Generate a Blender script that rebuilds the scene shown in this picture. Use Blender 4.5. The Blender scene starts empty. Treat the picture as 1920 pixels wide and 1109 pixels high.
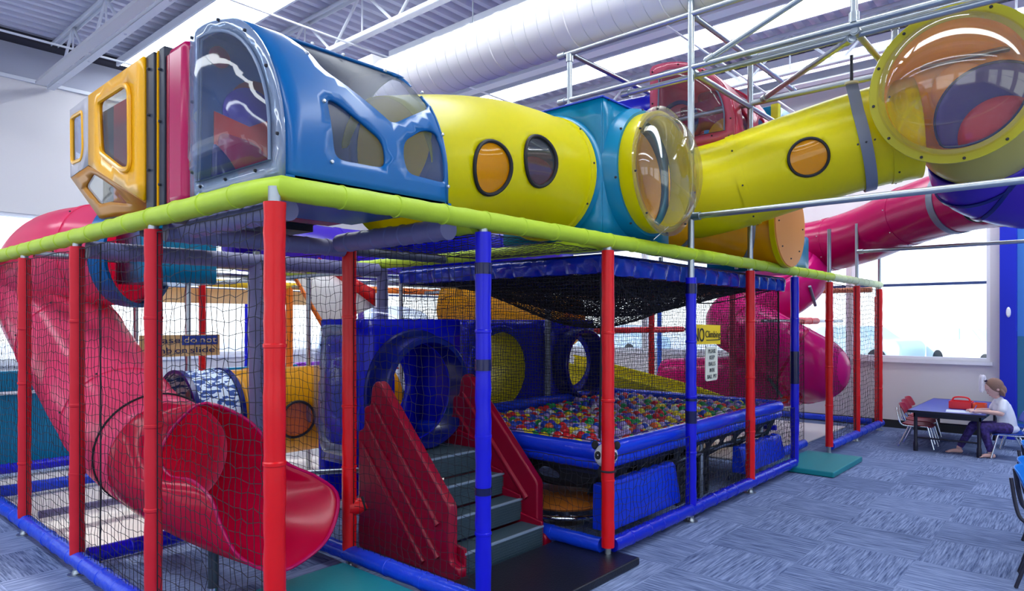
import bpy, math, random
from mathutils import Vector, Matrix
from mathutils.geometry import delaunay_2d_cdt
R = random.Random(7)
PI = math.pi
sc = bpy.context.scene
col = sc.collection
# ---------------------------------------------------------------- camera, world, exposure
cam_d = bpy.data.cameras.new('camera'); cam = bpy.data.objects.new('camera', cam_d); col.objects.link(cam)
cam_d.sensor_width = 36; cam_d.lens = 36 * 1267 / 1920; cam_d.shift_y = 48.5 / 1920
cam_d.clip_start = 0.05; cam_d.clip_end = 400
CAM = Vector((-1.422, -2.524, 1.625)); cam.location = CAM
cam.rotation_euler = (PI / 2, 0, math.radians(41.25 - 90)); sc.camera = cam
sc.view_settings.view_transform = 'Standard'; sc.view_settings.look = 'None'
sc.view_settings.gamma = 1; sc.view_settings.use_curve_mapping = False
sc.view_settings.exposure = -0.18
sc.cycles.max_bounces = 10; sc.cycles.transparent_max_bounces = 24; sc.cycles.sample_clamp_indirect = 6
w = bpy.data.worlds.new('world'); sc.world = w; w.use_nodes = True
wn = w.node_tree.nodes; wl = w.node_tree.links
bg = wn['Background']; bg.inputs['Strength'].default_value = 2.6
tc = wn.new('ShaderNodeTexCoord'); sx = wn.new('ShaderNodeSeparateXYZ'); cr = wn.new('ShaderNodeValToRGB')
wl.new(tc.outputs['Generated'], sx.inputs[0]); wl.new(sx.outputs['Z'], cr.inputs[0]); wl.new(cr.outputs[0], bg.inputs['Color'])
cr.color_ramp.elements[0].position = 0.0; cr.color_ramp.elements[0].color = (0.95, 0.98, 1, 1)
cr.color_ramp.elements[1].position = 0.45; cr.color_ramp.elements[1].color = (0.52, 0.68, 1, 1)
def sunlamp():
    d = bpy.data.lights.new('sun', 'SUN'); d.energy = 5.0; d.angle = 0.02; d.color = (1, .95, .88)
    o = bpy.data.objects.new('sun', d); col.objects.link(o)
    o.rotation_euler = Vector((0.10, -1, -0.46)).to_track_quat('-Z', 'Y').to_euler()
sunlamp()

# ---------------------------------------------------------------- materials
def lin(c):
    return tuple((v / 12.92 if v <= .04045 else ((v + .055) / 1.055) ** 2.4) for v in c)
def rgb(r, g, b): return lin((r / 255, g / 255, b / 255))
MATS = {}
def mat(name, c, rough=.4, metal=0, trans=0, spec=.35, bump=0, bscale=40, var=0, coat=0, vscale=6):
    if name in MATS: return MATS[name]
    m = bpy.data.materials.new(name); m.use_nodes = True; nt = m.node_tree; n = nt.nodes; l = nt.links
    p = n['Principled BSDF']; out = n['Material Output']
    p.inputs['Base Color'].default_value = (*c, 1); p.inputs['Roughness'].default_value = rough
    p.inputs['Metallic'].default_value = metal; p.inputs['Specular IOR Level'].default_value = spec
    p.inputs['Coat Weight'].default_value = coat * .4; p.inputs['Coat Roughness'].default_value = .08
    t = n.new('ShaderNodeTexCoord')
    if var:
        no = n.new('ShaderNodeTexNoise'); no.inputs['Scale'].default_value = vscale; no.inputs['Detail'].default_value = 4
        l.new(t.outputs['Object'], no.inputs['Vector'])
        r = n.new('ShaderNodeValToRGB'); l.new(no.outputs['Fac'], r.inputs[0])
        r.color_ramp.elements[0].position = .3; r.color_ramp.elements[0].color = (*[v * (1 - var) for v in c], 1)
        r.color_ramp.elements[1].position = .7; r.color_ramp.elements[1].color = (*[min(1, v * (1 + var)) for v in c], 1)
        l.new(r.outputs[0], p.inputs['Base Color'])
    if bump:
        nb = n.new('ShaderNodeTexNoise'); nb.inputs['Scale'].default_value = bscale; nb.inputs['Detail'].default_value = 3
        l.new(t.outputs['Object'], nb.inputs['Vector'])
        b = n.new('ShaderNodeBump'); b.inputs['Strength'].default_value = bump; b.inputs['Distance'].default_value = .01
        l.new(nb.outputs['Fac'], b.inputs['Height']); l.new(b.outputs[0], p.inputs['Normal'])
    if trans:
        tr = n.new('ShaderNodeBsdfTranslucent'); tr.inputs['Color'].default_value = (*c, 1)
        mx = n.new('ShaderNodeMixShader'); mx.inputs[0].default_value = trans
        l.new(p.outputs[0], mx.inputs[1]); l.new(tr.outputs[0], mx.inputs[2]); l.new(mx.outputs[0], out.inputs['Surface'])
    MATS[name] = m; return m
def clear(name, tint, haze=.08, hazec=(.8, .85, .9), gloss=.12, gr=.06, fr=.30):
    if name in MATS: return MATS[name]
    m = bpy.data.materials.new(name); m.use_nodes = True; nt = m.node_tree; n = nt.nodes; l = nt.links
    n.remove(n['Principled BSDF']); out = n['Material Output']
    t = n.new('ShaderNodeBsdfTransparent'); t.inputs[0].default_value = (*tint, 1)
    g = n.new('ShaderNodeBsdfGlossy'); g.inputs['Roughness'].default_value = gr
    d = n.new('ShaderNodeBsdfDiffuse'); d.inputs[0].default_value = (*hazec, 1)
    m1 = n.new('ShaderNodeMixShader'); m1.inputs[0].default_value = haze
    l.new(t.outputs[0], m1.inputs[1]); l.new(d.outputs[0], m1.inputs[2])
    lw = n.new('ShaderNodeLayerWeight'); lw.inputs[0].default_value = .35
    mu = n.new('ShaderNodeMath'); mu.operation = 'MULTIPLY_ADD'; mu.inputs[1].default_value = fr; mu.inputs[2].default_value = gloss * .5
    l.new(lw.outputs['Fresnel'], mu.inputs[0])
    m2 = n.new('ShaderNodeMixShader'); l.new(mu.outputs[0], m2.inputs[0]); l.new(m1.outputs[0], m2.inputs[1]); l.new(g.outputs[0], m2.inputs[2])
    l.new(m2.outputs[0], out.inputs['Surface']); MATS[name] = m; return m
def emit(name, c, s):
    if name in MATS: return MATS[name]
    m = bpy.data.materials.new(name); m.use_nodes = True; n = m.node_tree.nodes
    n.remove(n['Principled BSDF']); e = n.new('ShaderNodeEmission'); e.inputs[0].default_value = (*c, 1); e.inputs[1].default_value = s
    m.node_tree.links.new(e.outputs[0], n['Material Output'].inputs['Surface']); MATS[name] = m; return m

BLUEP = mat('blue_plastic', rgb(0, 94, 160), .28, trans=.04, coat=.2)
TEAL = mat('teal_plastic', rgb(0, 118, 158), .28, coat=.2)
ROYAL = mat('royal_blue_plastic', rgb(16, 24, 212), .25, trans=.3, coat=.2)
NAVY = mat('navy_plastic', rgb(14, 24, 110), .22, coat=.3)
YEL = mat('yellow_plastic', rgb(236, 226, 0), .3, trans=.34, coat=.15)
AMB = mat('amber_yellow_plastic', rgb(240, 176, 0), .28, trans=.35, coat=.15)
YOR = mat('golden_yellow_plastic', rgb(238, 172, 0), .28, trans=.05, coat=.2)
MAG = mat('magenta_plastic', rgb(178, 0, 82), .25, trans=.12, coat=.2)
PINK = mat('pink_slide_plastic', rgb(252, 98, 150), .22, trans=.52, coat=.3)
PURPL = mat('purple_plastic', rgb(70, 40, 190), .25, trans=.2, coat=.2)
HPINK = mat('hot_pink_plastic', rgb(225, 60, 100), .28, trans=.3, coat=.2)
MAROON = mat('maroon_plastic', rgb(140, 2, 40), .3, coat=.15)
REDV = mat('red_vinyl', rgb(212, 8, 18), .33, bump=.25, bscale=14, coat=.1)
BLUV = mat('blue_vinyl', rgb(14, 12, 196), .3, bump=.25, bscale=14, coat=.1)
RAILV = mat('floor_rail_blue_vinyl', rgb(14, 60, 205), .28, bump=.5, bscale=22, coat=.3)
LIME = mat('lime_vinyl', rgb(172, 200, 44), .5, bump=.2, bscale=16, var=.06)
GREYV = mat('grey_vinyl', rgb(112, 112, 150), .45, bump=.2, bscale=16)
YELV = mat('yellow_vinyl', rgb(240, 200, 40), .45)
ORV = mat('orange_vinyl', rgb(240, 120, 20), .45)
GALV = mat('galvanised_steel', rgb(176, 184, 188), .3, metal=.9, bump=.06, bscale=60)
STRAP = mat('grey_strap_metal', rgb(120, 126, 140), .5, metal=.3)
CHROME = mat('chrome', (.8, .82, .85), .12, metal=1)
BLACK = mat('black_rubber', (.012, .012, .015), .5)
NETM = mat('black_net_cord', (.012, .012, .02), .8)
BOLT = mat('bolt_steel', (.55, .57, .6), .3, metal=.9)
DBOLT = mat('dark_bolt', (.03, .03, .04), .4)
WHITEP = mat('white_painted_steel', rgb(222, 226, 234), .5)
DECKM = mat('white_metal_deck', rgb(206, 208, 226), .45)
WALLM = mat('off_white_wall_paint', rgb(214, 212, 214), .85, bump=.1, bscale=120)
WALLT = mat('teal_grey_wall_paint', rgb(56, 118, 150), .85)
WALLB = mat('light_blue_wall_paint', rgb(70, 130, 205), .85)
PILM = mat('blue_trim_paint', rgb(20, 40, 190), .5)
BASEM = mat('black_vinyl_baseboard', (.015, .018, .022), .5)
FRAMEM = mat('white_window_frame', rgb(235, 238, 245), .4)
DUCTM = mat('white_duct_paint', rgb(226, 224, 224), .45)
GLASS = clear('window_glass', (.97, .99, 1), haze=.0, gloss=.02)
CLEAR = clear('clear_polycarbonate', (.80, .84, .93), haze=.05, gloss=.10, fr=.16)
CLEARY = clear('clear_warm_polycarbonate', (.95, .91, .80), haze=.05, hazec=(.9, .85, .6), gloss=.2)
SMOKE = clear('smoked_polycarbonate', (.50, .54, .66), haze=.16, hazec=(.22, .25, .33), gloss=.05, gr=.28, fr=.10)
AMBERC = clear('amber_glow_pane', (1, .55, .03), haze=.5, hazec=(.95, .38, .0), gloss=.06, fr=.2)  # clear pane tinted amber to imitate the glow of the lit tube interior
REDC = clear('dark_red_window', (.5, .16, .2), haze=.05, gloss=.2)
FLANGE = clear('frosted_flange', (.62, .72, .84), haze=.35, hazec=(.42, .52, .68), gloss=.12)
CREAM = mat('cream_foam', rgb(226, 222, 216), .5)
LAMP = emit('lamp_diffuser', (.88, .94, 1.0), 15.0)

def carpet_mat():
    m = bpy.data.materials.new('carpet_tiles'); m.use_nodes = True; nt = m.node_tree; n = nt.nodes; l = nt.links
    p = n['Principled BSDF']; p.inputs['Roughness'].default_value = .95; p.inputs['Specular IOR Level'].default_value = .15
    t = n.new('ShaderNodeTexCoord'); s = n.new('ShaderNodeSeparateXYZ'); l.new(t.outputs['Object'], s.inputs[0])
    def M(op, a, b=None, c=None):
        x = n.new('ShaderNodeMath'); x.operation = op
        for i, v in enumerate((a, b, c)):
            if v is None: continue
            if isinstance(v, (int, float)): x.inputs[i].default_value = v
            else: l.new(v, x.inputs[i])
        return x.outputs[0]
    X = M('ADD', s.outputs['X'], 60 + .36); Y = M('ADD', s.outputs['Y'], 60 + .96)
    tx = M('FLOOR', M('DIVIDE', X, .6)); ty = M('FLOOR', M('DIVIDE', Y, .6))
    par = M('MODULO', M('ADD', tx, ty), 2)
    inv = M('SUBTRACT', 1, par)
    u = M('ADD', M('MULTIPLY', X, par), M('MULTIPLY', Y, inv))
    v = M('ADD', M('MULTIPLY', Y, par), M('MULTIPLY', X, inv))
    cid = M('ADD', M('MULTIPLY', tx, 13.7), M('MULTIPLY', ty, 7.3))
    cb = n.new('ShaderNodeCombineXYZ'); l.new(M('MULTIPLY', u, 5), cb.inputs[0]); l.new(M('MULTIPLY', v, 85), cb.inputs[1]); l.new(cid, cb.inputs[2])
    no = n.new('ShaderNodeTexNoise'); no.inputs['Scale'].default_value = 1; no.inputs['Detail'].default_value = 3; no.inputs['Roughness'].default_value = .6
    l.new(cb.outputs[0], no.inputs['Vector'])
    wn2 = n.new('ShaderNodeTexWhiteNoise'); wn2.noise_dimensions = '1D'; l.new(cid, wn2.inputs['W'])
    f = M('ADD', no.outputs['Fac'], M('MULTIPLY', M('SUBTRACT', wn2.outputs['Value'], .5), .10))
    f = M('ADD', f, M('MULTIPLY', M('SUBTRACT', par, .5), .05))
    r = n.new('ShaderNodeValToRGB'); l.new(f, r.inputs[0])
    e = r.color_ramp.elements; e[0].position = .28; e[0].color = (*rgb(58, 74, 112), 1); e[1].position = .76; e[1].color = (*rgb(146, 162, 202), 1)
    l.new(r.outputs[0], p.inputs['Base Color'])
    b = n.new('ShaderNodeBump'); b.inputs['Strength'].default_value = .3; b.inputs['Distance'].default_value = .004
    l.new(no.outputs['Fac'], b.inputs['Height']); l.new(b.outputs[0], p.inputs['Normal'])
    return m
CARPET = carpet_mat()
def pattern_mat(name, c1, c2, scale, aniso=(1, 1, 1)):
    m = bpy.data.materials.new(name); m.use_nodes = True; n = m.node_tree.nodes; l = m.node_tree.links
    t = n.new('ShaderNodeTexCoord'); mp = n.new('ShaderNodeMapping'); mp.inputs['Scale'].default_value = aniso
    v = n.new('ShaderNodeTexVoronoi'); v.inputs['Scale'].default_value = scale
    r = n.new('ShaderNodeValToRGB'); r.color_ramp.interpolation = 'CONSTANT'
    sp = n.new('ShaderNodeSeparateColor')
    l.new(t.outputs['Object'], mp.inputs[0]); l.new(mp.outputs[0], v.inputs['Vector']); l.new(v.outputs['Color'], sp.inputs[0]); l.new(sp.outputs[0], r.inputs[0])
    r.color_ramp.elements[0].color = (*c1, 1); r.color_ramp.elements[1].position = .5; r.color_ramp.elements[1].color = (*c2, 1)
    l.new(r.outputs[0], n['Principled BSDF'].inputs['Base Color']); n['Principled BSDF'].inputs['Roughness'].default_value = .6
    return m

# ---------------------------------------------------------------- mesh helpers
ROOTLOC = {}
def frames(P):
    n = len(P); T = []
    for i in range(n):
        a = P[max(0, i - 1)]; b = P[min(n - 1, i + 1)]; T.append((b - a).normalized())
    up = Vector((0, 0, 1)) if abs(T[0].z) < .9 else Vector((0, 1, 0))
    N = (up - T[0] * up.dot(T[0])).normalized(); F = []
    for i in range(n):
        N = (N - T[i] * N.dot(T[i])).normalized(); F.append((T[i], N, T[i].cross(N)))
    return F
def spline(P, k=8):
    P = [Vector(p) for p in P]; out = []
    for i in range(len(P) - 1):
        p0 = P[i - 1] if i else P[0] * 2 - P[1]; p1 = P[i]; p2 = P[i + 1]; p3 = P[i + 2] if i + 2 < len(P) else P[-1] * 2 - P[-2]
        for j in range(k):
            t = j / k
            out.append(.5 * ((2 * p1) + (p2 - p0) * t + (2 * p0 - 5 * p1 + 4 * p2 - p3) * t * t + (3 * p1 - p0 - 3 * p2 + p3) * t ** 3))
    out.append(P[-1].copy()); return out
class MB:
    def __init__(s): s.v = []; s.f = []
    def add(s, vs, fs):
        o = len(s.v); s.v += [Vector(v) for v in vs]; s.f += [tuple(i + o for i in f) for f in fs]; return s
    def box(s, c, d, rot=None):
        c = Vector(c); M = rot or Matrix.Identity(3); vs = []
        for x in (-.5, .5):
            for y in (-.5, .5):
                for z in (-.5, .5): vs.append(c + M @ Vector((x * d[0], y * d[1], z * d[2])))
        return s.add(vs, [(0, 1, 3, 2), (4, 6, 7, 5), (0, 4, 5, 1), (2, 3, 7, 6), (0, 2, 6, 4), (1, 5, 7, 3)])
    def bx(s, x0, x1, y0, y1, z0, z1): return s.box(((x0 + x1) / 2, (y0 + y1) / 2, (z0 + z1) / 2), (x1 - x0, y1 - y0, z1 - z0))
    def tube(s, P, r, seg=12, cap=True, closed=False):
        P = [Vector(p) for p in P]; n = len(P); F = frames(P); vs = []; fs = []
        for i in range(n):
            rr = r[i] if isinstance(r, (list, tuple)) else r
            for k in range(seg):
                a = 2 * PI * k / seg; vs.append(P[i] + (F[i][1] * math.cos(a) + F[i][2] * math.sin(a)) * rr)
        for i in range(n - 1):
            for k in range(seg):
                k2 = (k + 1) % seg; fs.append((i * seg + k, i * seg + k2, (i + 1) * seg + k2, (i + 1) * seg + k))
        if closed:
            for k in range(seg):
                k2 = (k + 1) % seg; fs.append(((n - 1) * seg + k, (n - 1) * seg + k2, k2, k))
        elif cap:
            fs.append(tuple(range(seg))[::-1]); fs.append(tuple((n - 1) * seg + k for k in range(seg)))
        return s.add(vs, fs)
    def cyl(s, a, b, r, seg=16, r2=None, cap=True): return s.tube([a, b], [r, r if r2 is None else r2], seg, cap)
    def ball(s, c, r, sc_=(1, 1, 1), seg=16, rings=10, rot=None):
        c = Vector(c); M = rot or Matrix.Identity(3); vs = [c + M @ Vector((0, 0, r * sc_[2]))]; fs = []
        for i in range(1, rings):
            t = PI * i / rings
            for k in range(seg):
                a = 2 * PI * k / seg
                vs.append(c + M @ Vector((r * sc_[0] * math.sin(t) * math.cos(a), r * sc_[1] * math.sin(t) * math.sin(a), r * sc_[2] * math.cos(t))))
        vs.append(c + M @ Vector((0, 0, -r * sc_[2]))); L = len(vs) - 1
        for k in range(seg):
            k2 = (k + 1) % seg; fs.append((0, 1 + k, 1 + k2)); fs.append((L, L - seg + k2, L - seg + k))
            for i in range(rings - 2): fs.append((1 + i * seg + k, 1 + (i + 1) * seg + k, 1 + (i + 1) * seg + k2, 1 + i * seg + k2))
        return s.add(vs, fs)
    def lathe(s, c, ax, prof, seg=32, capa=False, capb=False):   # prof list (r, h) along ax
        c = Vector(c); ax = Vector(ax).normalized(); up = Vector((0, 0, 1)) if abs(ax.z) < .9 else Vector((1, 0, 0))
        n = (up - ax * up.dot(ax)).normalized(); b = ax.cross(n); vs = []; fs = []
        for r, h in prof:
            for k in range(seg):
                a = 2 * PI * k / seg; vs.append(c + ax * h + (n * math.cos(a) + b * math.sin(a)) * r)
        for i in range(len(prof) - 1):
            for k in range(seg):
                k2 = (k + 1) % seg; fs.append((i * seg + k, i * seg + k2, (i + 1) * seg + k2, (i + 1) * seg + k))
        if capa: fs.append(tuple(range(seg))[::-1])
        if capb: fs.append(tuple((len(prof) - 1) * seg + k for k in range(seg)))
        return s.add(vs, fs)
    def prism(s, poly, fn, t0, t1):   # poly 2d, fn(u, v, t) -> 3d
        n = len(poly); vs = [fn(u, v, t0) for u, v in poly] + [fn(u, v, t1) for u, v in poly]
        fs = [tuple(range(n))[::-1], tuple(range(n, 2 * n))] + [(i, (i + 1) % n, n + (i + 1) % n, n + i) for i in range(n)]
        return s.add(vs, fs)
    def sheet(s, outline, holes, step, fn):
        def dens(P):
            o = []
            for i in range(len(P)):
                a = Vector(P[i]); b = Vector(P[(i + 1) % len(P)]); m = max(1, int((b - a).length / step))
                for j in range(m): o.append(a + (b - a) * (j / m))
            return o
        def inside(p, P):
            c = False; x, y = p; j = len(P) - 1
            for i in range(len(P)):
                xi, yi = P[i]; xj, yj = P[j]
                if (yi > y) != (yj > y) and x < (xj - xi) * (y - yi) / (yj - yi) + xi: c = not c
                j = i
            return c
        loops = [dens(outline)] + [dens(h) for h in holes]
        vs = []; ed = []
        for L in loops:
            o = len(vs); vs += L; ed += [(o + i, o + (i + 1) % len(L)) for i in range(len(L))]
        x0 = min(p[0] for p in outline); x1 = max(p[0] for p in outline); y0 = min(p[1] for p in outline); y1 = max(p[1] for p in outline)
        nx = max(1, int((x1 - x0) / step)); ny = max(1, int((y1 - y0) / step))
        base = len(vs)
        for i in range(1, nx):
            for j in range(1, ny):
                p = (x0 + (x1 - x0) * i / nx + (.003 if j % 2 else 0), y0 + (y1 - y0) * j / ny)
                if inside(p, outline) and not any(inside(p, h) for h in holes):
                    if all((Vector(p) - q).length > step * .45 for q in vs[:base]): vs.append(Vector(p))
        r = delaunay_2d_cdt([Vector(v) for v in vs], ed, [], 0, 1e-5)
        V2, F2 = r[0], r[2]; fs = []
        for f in F2:
            c = (V2[f[0]] + V2[f[1]] + V2[f[2]]) / 3
            if inside(c, outline) and not any(inside(c, h) for h in holes): fs.append(tuple(f))
        return s.add([fn(v[0], v[1]) for v in V2], fs)
    def build(s, name, m, parent=None, smooth=True, solid=0, bevel=0, angle=38, label=None, cat=None, group=None, kind=None, sub=0, remesh=0, offset=0):
        if parent is not None: off = ROOTLOC[parent.name]
        elif kind == 'structure': off = Vector((0, 0, 0))
        else:
            xs = [v.x for v in s.v]; ys = [v.y for v in s.v]; off = Vector(((min(xs) + max(xs)) / 2, (min(ys) + max(ys)) / 2, min(v.z for v in s.v)))
        me = bpy.data.meshes.new(name); me.from_pydata([v - off for v in s.v], [], s.f)
        import bmesh
        bm = bmesh.new(); bm.from_mesh(me); bmesh.ops.recalc_face_normals(bm, faces=bm.faces); bm.to_mesh(me); bm.free()
        if isinstance(m, (list, tuple)):
            for q in m: me.materials.append(q)
        else: me.materials.append(m)
        if smooth:
            me.shade_smooth(); me.set_sharp_from_angle(angle=math.radians(angle))
        o = bpy.data.objects.new(name, me); col.objects.link(o)
        if parent is not None: o.parent = parent
        else: o.location = off
        ROOTLOC[o.name] = off
        if remesh:
            md = o.modifiers.new('remesh', 'REMESH'); md.mode = 'VOXEL'; md.voxel_size = remesh; md.use_smooth_shade = True
            ms = o.modifiers.new('smooth', 'SMOOTH'); ms.factor = .6; ms.iterations = 4
        if bevel:
            md = o.modifiers.new('bevel', 'BEVEL'); md.width = bevel; md.segments = 3; md.limit_method = 'ANGLE'; md.angle_limit = math.radians(40)
        if solid:
            md = o.modifiers.new('solid', 'SOLIDIFY'); md.thickness = solid; md.offset = offset
        if sub:
            md = o.modifiers.new('sub', 'SUBSURF'); md.levels = sub; md.render_levels = sub
        tag(o, label, cat, group, kind); return o
def tag(o, label=None, cat=None, group=None, kind=None):
    if label: o['label'] = label
    if cat: o['category'] = cat
    if group: o['group'] = group
    if kind: o['kind'] = kind
    return o
def empty(name, loc, label, cat, group=None):
    o = bpy.data.objects.new(name, None); col.objects.link(o); o.location = loc; o.empty_display_size = .1
    ROOTLOC[o.name] = Vector(loc); return tag(o, label, cat, group)
def copy_tree(o, loc, label=None, group=None, rotz=None, scale=None):
    def rec(a, par):
        c = a.copy(); col.objects.link(c)
        if par: c.parent = par
        for ch in list(a.children): rec(ch, c)
        return c
    c = rec(o, None); c.location = loc
    if rotz is not None: c.rotation_euler = (0, 0, rotz)
    if scale: c.scale = (scale,) * 3
    if label: c['label'] = label
    if group: c['group'] = group
    return c
def circ(cx, cy, r, n=40, ry=None): return [(cx + r * math.cos(2 * PI * i / n), cy + (ry or r) * math.sin(2 * PI * i / n)) for i in range(n)]
def rpoly(P, r, n=5):   # round the corners of a polygon
    out = []
    for i in range(len(P)):
        a, b, c = Vector(P[i - 1]), Vector(P[i]), Vector(P[(i + 1) % len(P)])
        d1 = min(r, (a - b).length * .45); d2 = min(r, (c - b).length * .45)
        p = b + (a - b).normalized() * d1; q = b + (c - b).normalized() * d2
        for k in range(n + 1):
            t = k / n; x = p * (1 - t) ** 2 + b * 2 * t * (1 - t) + q * t * t; out.append((x.x, x.y))
    return out
def rect(x0, x1, y0, y1): return [(x0, y0), (x1, y0), (x1, y1), (x0, y1)]
def bolts(pts, nrm, parent, m=DBOLT, r=.008, name='bolt'):
    for p in pts:
        p = Vector(p); n = Vector(nrm) if not callable(nrm) else nrm(p)
        MB().lathe(p, n, [(0.0001, .010), (r * .7, .009), (r, .004), (r, -.004)], 8).build(name, m, parent)
# ---------------------------------------------------------------- room shell
XW = 10.2; YW = 8.9; ZC = 5.6
MB().add([(-8, -9, 0), (XW, -9, 0), (XW, YW, 0), (-8, YW, 0)], [(0, 1, 2, 3)]).build('floor', CARPET, smooth=False, kind='structure')
def wall_with_windows(name, fn, u0, u1, wins, m, z1):
    mb = MB(); us = sorted([u0, u1] + [v for q in wins for v in q[:2]])
    for a, b in zip(us[:-1], us[1:]):
        wn_ = [q for q in wins if abs(q[0] - a) < 1e-6]
        for z0_, z1_ in ([(0, wn_[0][2]), (wn_[0][3], z1)] if wn_ else [(0, z1)]):
            P = [fn(u, d, z) for u in (a, b) for d in (0, .15) for z in (z0_, z1_)]
            mb.add(P, [(0, 1, 3, 2), (4, 6, 7, 5), (0, 4, 5, 1), (2, 3, 7, 6), (0, 2, 6, 4), (1, 5, 7, 3)])
    return mb.build(name, m, smooth=False, kind='structure')
WR = [(-1.31, .50, 1.05, 3.14), (.54, 2.36, 1.05, 3.14), (2.40, 4.22, 1.05, 3.14), (4.26, 6.08, 1.05, 3.14), (6.12, 8.44, 1.05, 3.14)]
WB = [(-5.9, -3.5, 1.05, 3.14), (-3.2, -.8, 1.05, 3.14), (-.5, 1.9, 1.05, 3.14), (2.2, 4.6, 1.05, 3.14), (4.9, 7.3, 1.05, 3.14), (7.6, 9.8, 1.05, 3.14)]
fR = lambda u, d, z: (XW + d, u, z)
fB = lambda u, d, z: (u, YW + d, z)
wall_with_windows('wall_right', fR, -1.7, YW + .15, WR, WALLM, ZC)
wall_with_windows('wall_back', fB, -8, XW, WB, WALLM, ZC)
fL = lambda u, d, z: (-8 - d, u, z)
fF = lambda u, d, z: (u, -9 - d, z)
WL = [(-7, -3.4, .3, 3.14), (-2.6, 1.0, .3, 3.14), (1.8, 5.4, 1.05, 3.14)]
WF = [(-6, -3, .3, 3.14), (-2, 1, .3, 3.14), (2, 5, .3, 3.14)]  # openings in the unseen walls, added to let daylight in
wall_with_windows('wall_left', fL, -9, YW, WL, WALLM, ZC)
wall_with_windows('wall_front', fF, -8, XW, WF, WALLM, ZC)
nwin = 0
for fn, wins in ((fR, WR), (fB, WB), (fL, WL), (fF, WF)):
    for u0, u1, z0, z1 in wins:
        nwin += 1
        def bar(mb, a, b, za, zb, d0=.02, d1=.10):
            P = [fn(u, d, z) for u in (a, b) for d in (d0, d1) for z in (za, zb)]
            mb.add(P, [(0, 1, 3, 2), (4, 6, 7, 5), (0, 4, 5, 1), (2, 3, 7, 6), (0, 2, 6, 4), (1, 5, 7, 3)])
        g = MB(); bar(g, u0 + .03, u1 - .03, z0 + .03, z1 - .03, .06, .064)
        go = g.build('window_%d' % nwin, GLASS, smooth=False, kind='structure')
        ROOTLOC[go.name] = Vector((0, 0, 0))
        fr = MB(); bar(fr, u0, u0 + .045, z0, z1); bar(fr, u1 - .045, u1, z0, z1); bar(fr, u0 + .045, u1 - .045, z0, z0 + .05); bar(fr, u0 + .045, u1 - .045, z1 - .05, z1)
        fr.build('window_frame', FRAMEM, go, smooth=False)
        fr = MB(); bar(fr, u0 + .045, u1 - .045, 2.16, 2.20, .03, .09); fr.build('crossbar', mat('dark_blue_frame', rgb(60, 80, 130), .4), go, smooth=False)
        sl = MB(); bar(sl, u0 - .03, u1 + .03, z0 - .05, z0, -.03, .10); sl.build('window_sill', FRAMEM, go, smooth=False)
# ledge on the back wall, right hand pilaster, blue wall
MB().bx(-8, XW, YW - .04, YW - .001, 5.0, 5.05).build('trim_1', WHITEP, smooth=False, kind='structure')
MB().bx(-8, XW, YW - .012, YW - .001, 5.06, ZC).build('trim_2', mat('upper_wall_grey', rgb(176, 180, 196), .85), smooth=False, kind='structure')
MB().bx(XW - .14, XW + .1, -1.62, -1.43, 0, ZC).build('trim_3', PILM, smooth=False, kind='structure', bevel=.01)
MB().bx(XW - .02, XW + .12, -9, -1.62, 0, 1.42).build('wall_right_lower', WALLT, smooth=False, kind='structure')
MB().bx(XW - .02, XW + .12, -9, -1.62, 1.42, ZC).build('wall_right_upper', WALLB, smooth=False, kind='structure')
MB().bx(XW - .016, XW - .001, -1.43, YW, 0, .12).build('baseboard_right', BASEM, smooth=False, kind='structure')
MB().bx(XW - .036, XW - .021, -9, -1.62, 0, .12).build('baseboard_far_right', BASEM, smooth=False, kind='structure')
MB().bx(-8, XW, YW - .016, YW - .001, 0, .12).build('baseboard_back', BASEM, smooth=False, kind='structure')
b = MB(); b.lathe((XW - .14, -1.53, 1.75), (-1, 0, 0), [(.0001, .02), (.02, .018), (.028, 0)], 16)
for v in b.v: v.z = 1.75 + (v.z - 1.75) * 2.6
b.build('wall_sensor', FRAMEM, label='small white oval sensor plate on the blue pilaster', cat='sensor')
MB().bx(XW - .012, XW - .001, .95, 1.03, .42, .54).build('wall_outlet', FRAMEM, label='white socket plate low on the wall behind the red posts', cat='outlet', bevel=.003)
# corrugated deck
mb = MB(); y = -9.1; prof = []
while y < YW:
    prof += [(y, 0), (y + .075, 0), (y + .10, .075), (y + .175, .075)]; y += .20
vs = []; fs = []
for x in (-8.1, XW + .1):
    vs += [(x, yy, ZC + zz) for yy, zz in prof]
n = len(prof)
for i in range(n - 1): fs.append((i, i + 1, n + i + 1, n + i))
mb.add(vs, fs); mb.build('ceiling', DECKM, smooth=False, kind='structure')
MB().bx(-8, XW, YW - .25, YW, ZC - .1, ZC - .002).build('trim_4', mat('dark_wall_angle', (.03, .03, .045), .7), smooth=False, kind='structure')
# joists
def joist(x, zt, zb, ttl, pitch=.62, ph=0):
    root = empty('ceiling_joist', (x, 0, zb), ttl, 'joist', 'white roof joists')
    y0, y1 = -8.9, YW - .06
    for nm, z, s in (('top_chord', zt, 1), ('bottom_chord', zb, -1)):
        m = MB(); m.bx(x - .045, x + .045, y0, y1, z - .004, z + .004)
        m.bx(x - .045, x - .037, y0, y1, min(z, z - s * .05), max(z, z - s * .05)); m.bx(x + .037, x + .045, y0, y1, min(z, z - s * .05), max(z, z - s * .05))
        m.build(nm, WHITEP, root, smooth=False)
    y = y0 + ph; k = 0
    while y + pitch < y1:
        if y > -3.5:
            a, b_ = (zb, zt) if k % 2 == 0 else (zt, zb)
            MB().cyl((x, y, a), (x, y + pitch, b_), .019, 8).build('web_bar', WHITEP, root)
            if k % 2 == 0: MB().cyl((x, y + pitch, zb), (x, y + pitch, zt), .012, 8).build('web_bar', WHITEP, root)
        y += pitch; k += 1
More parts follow.
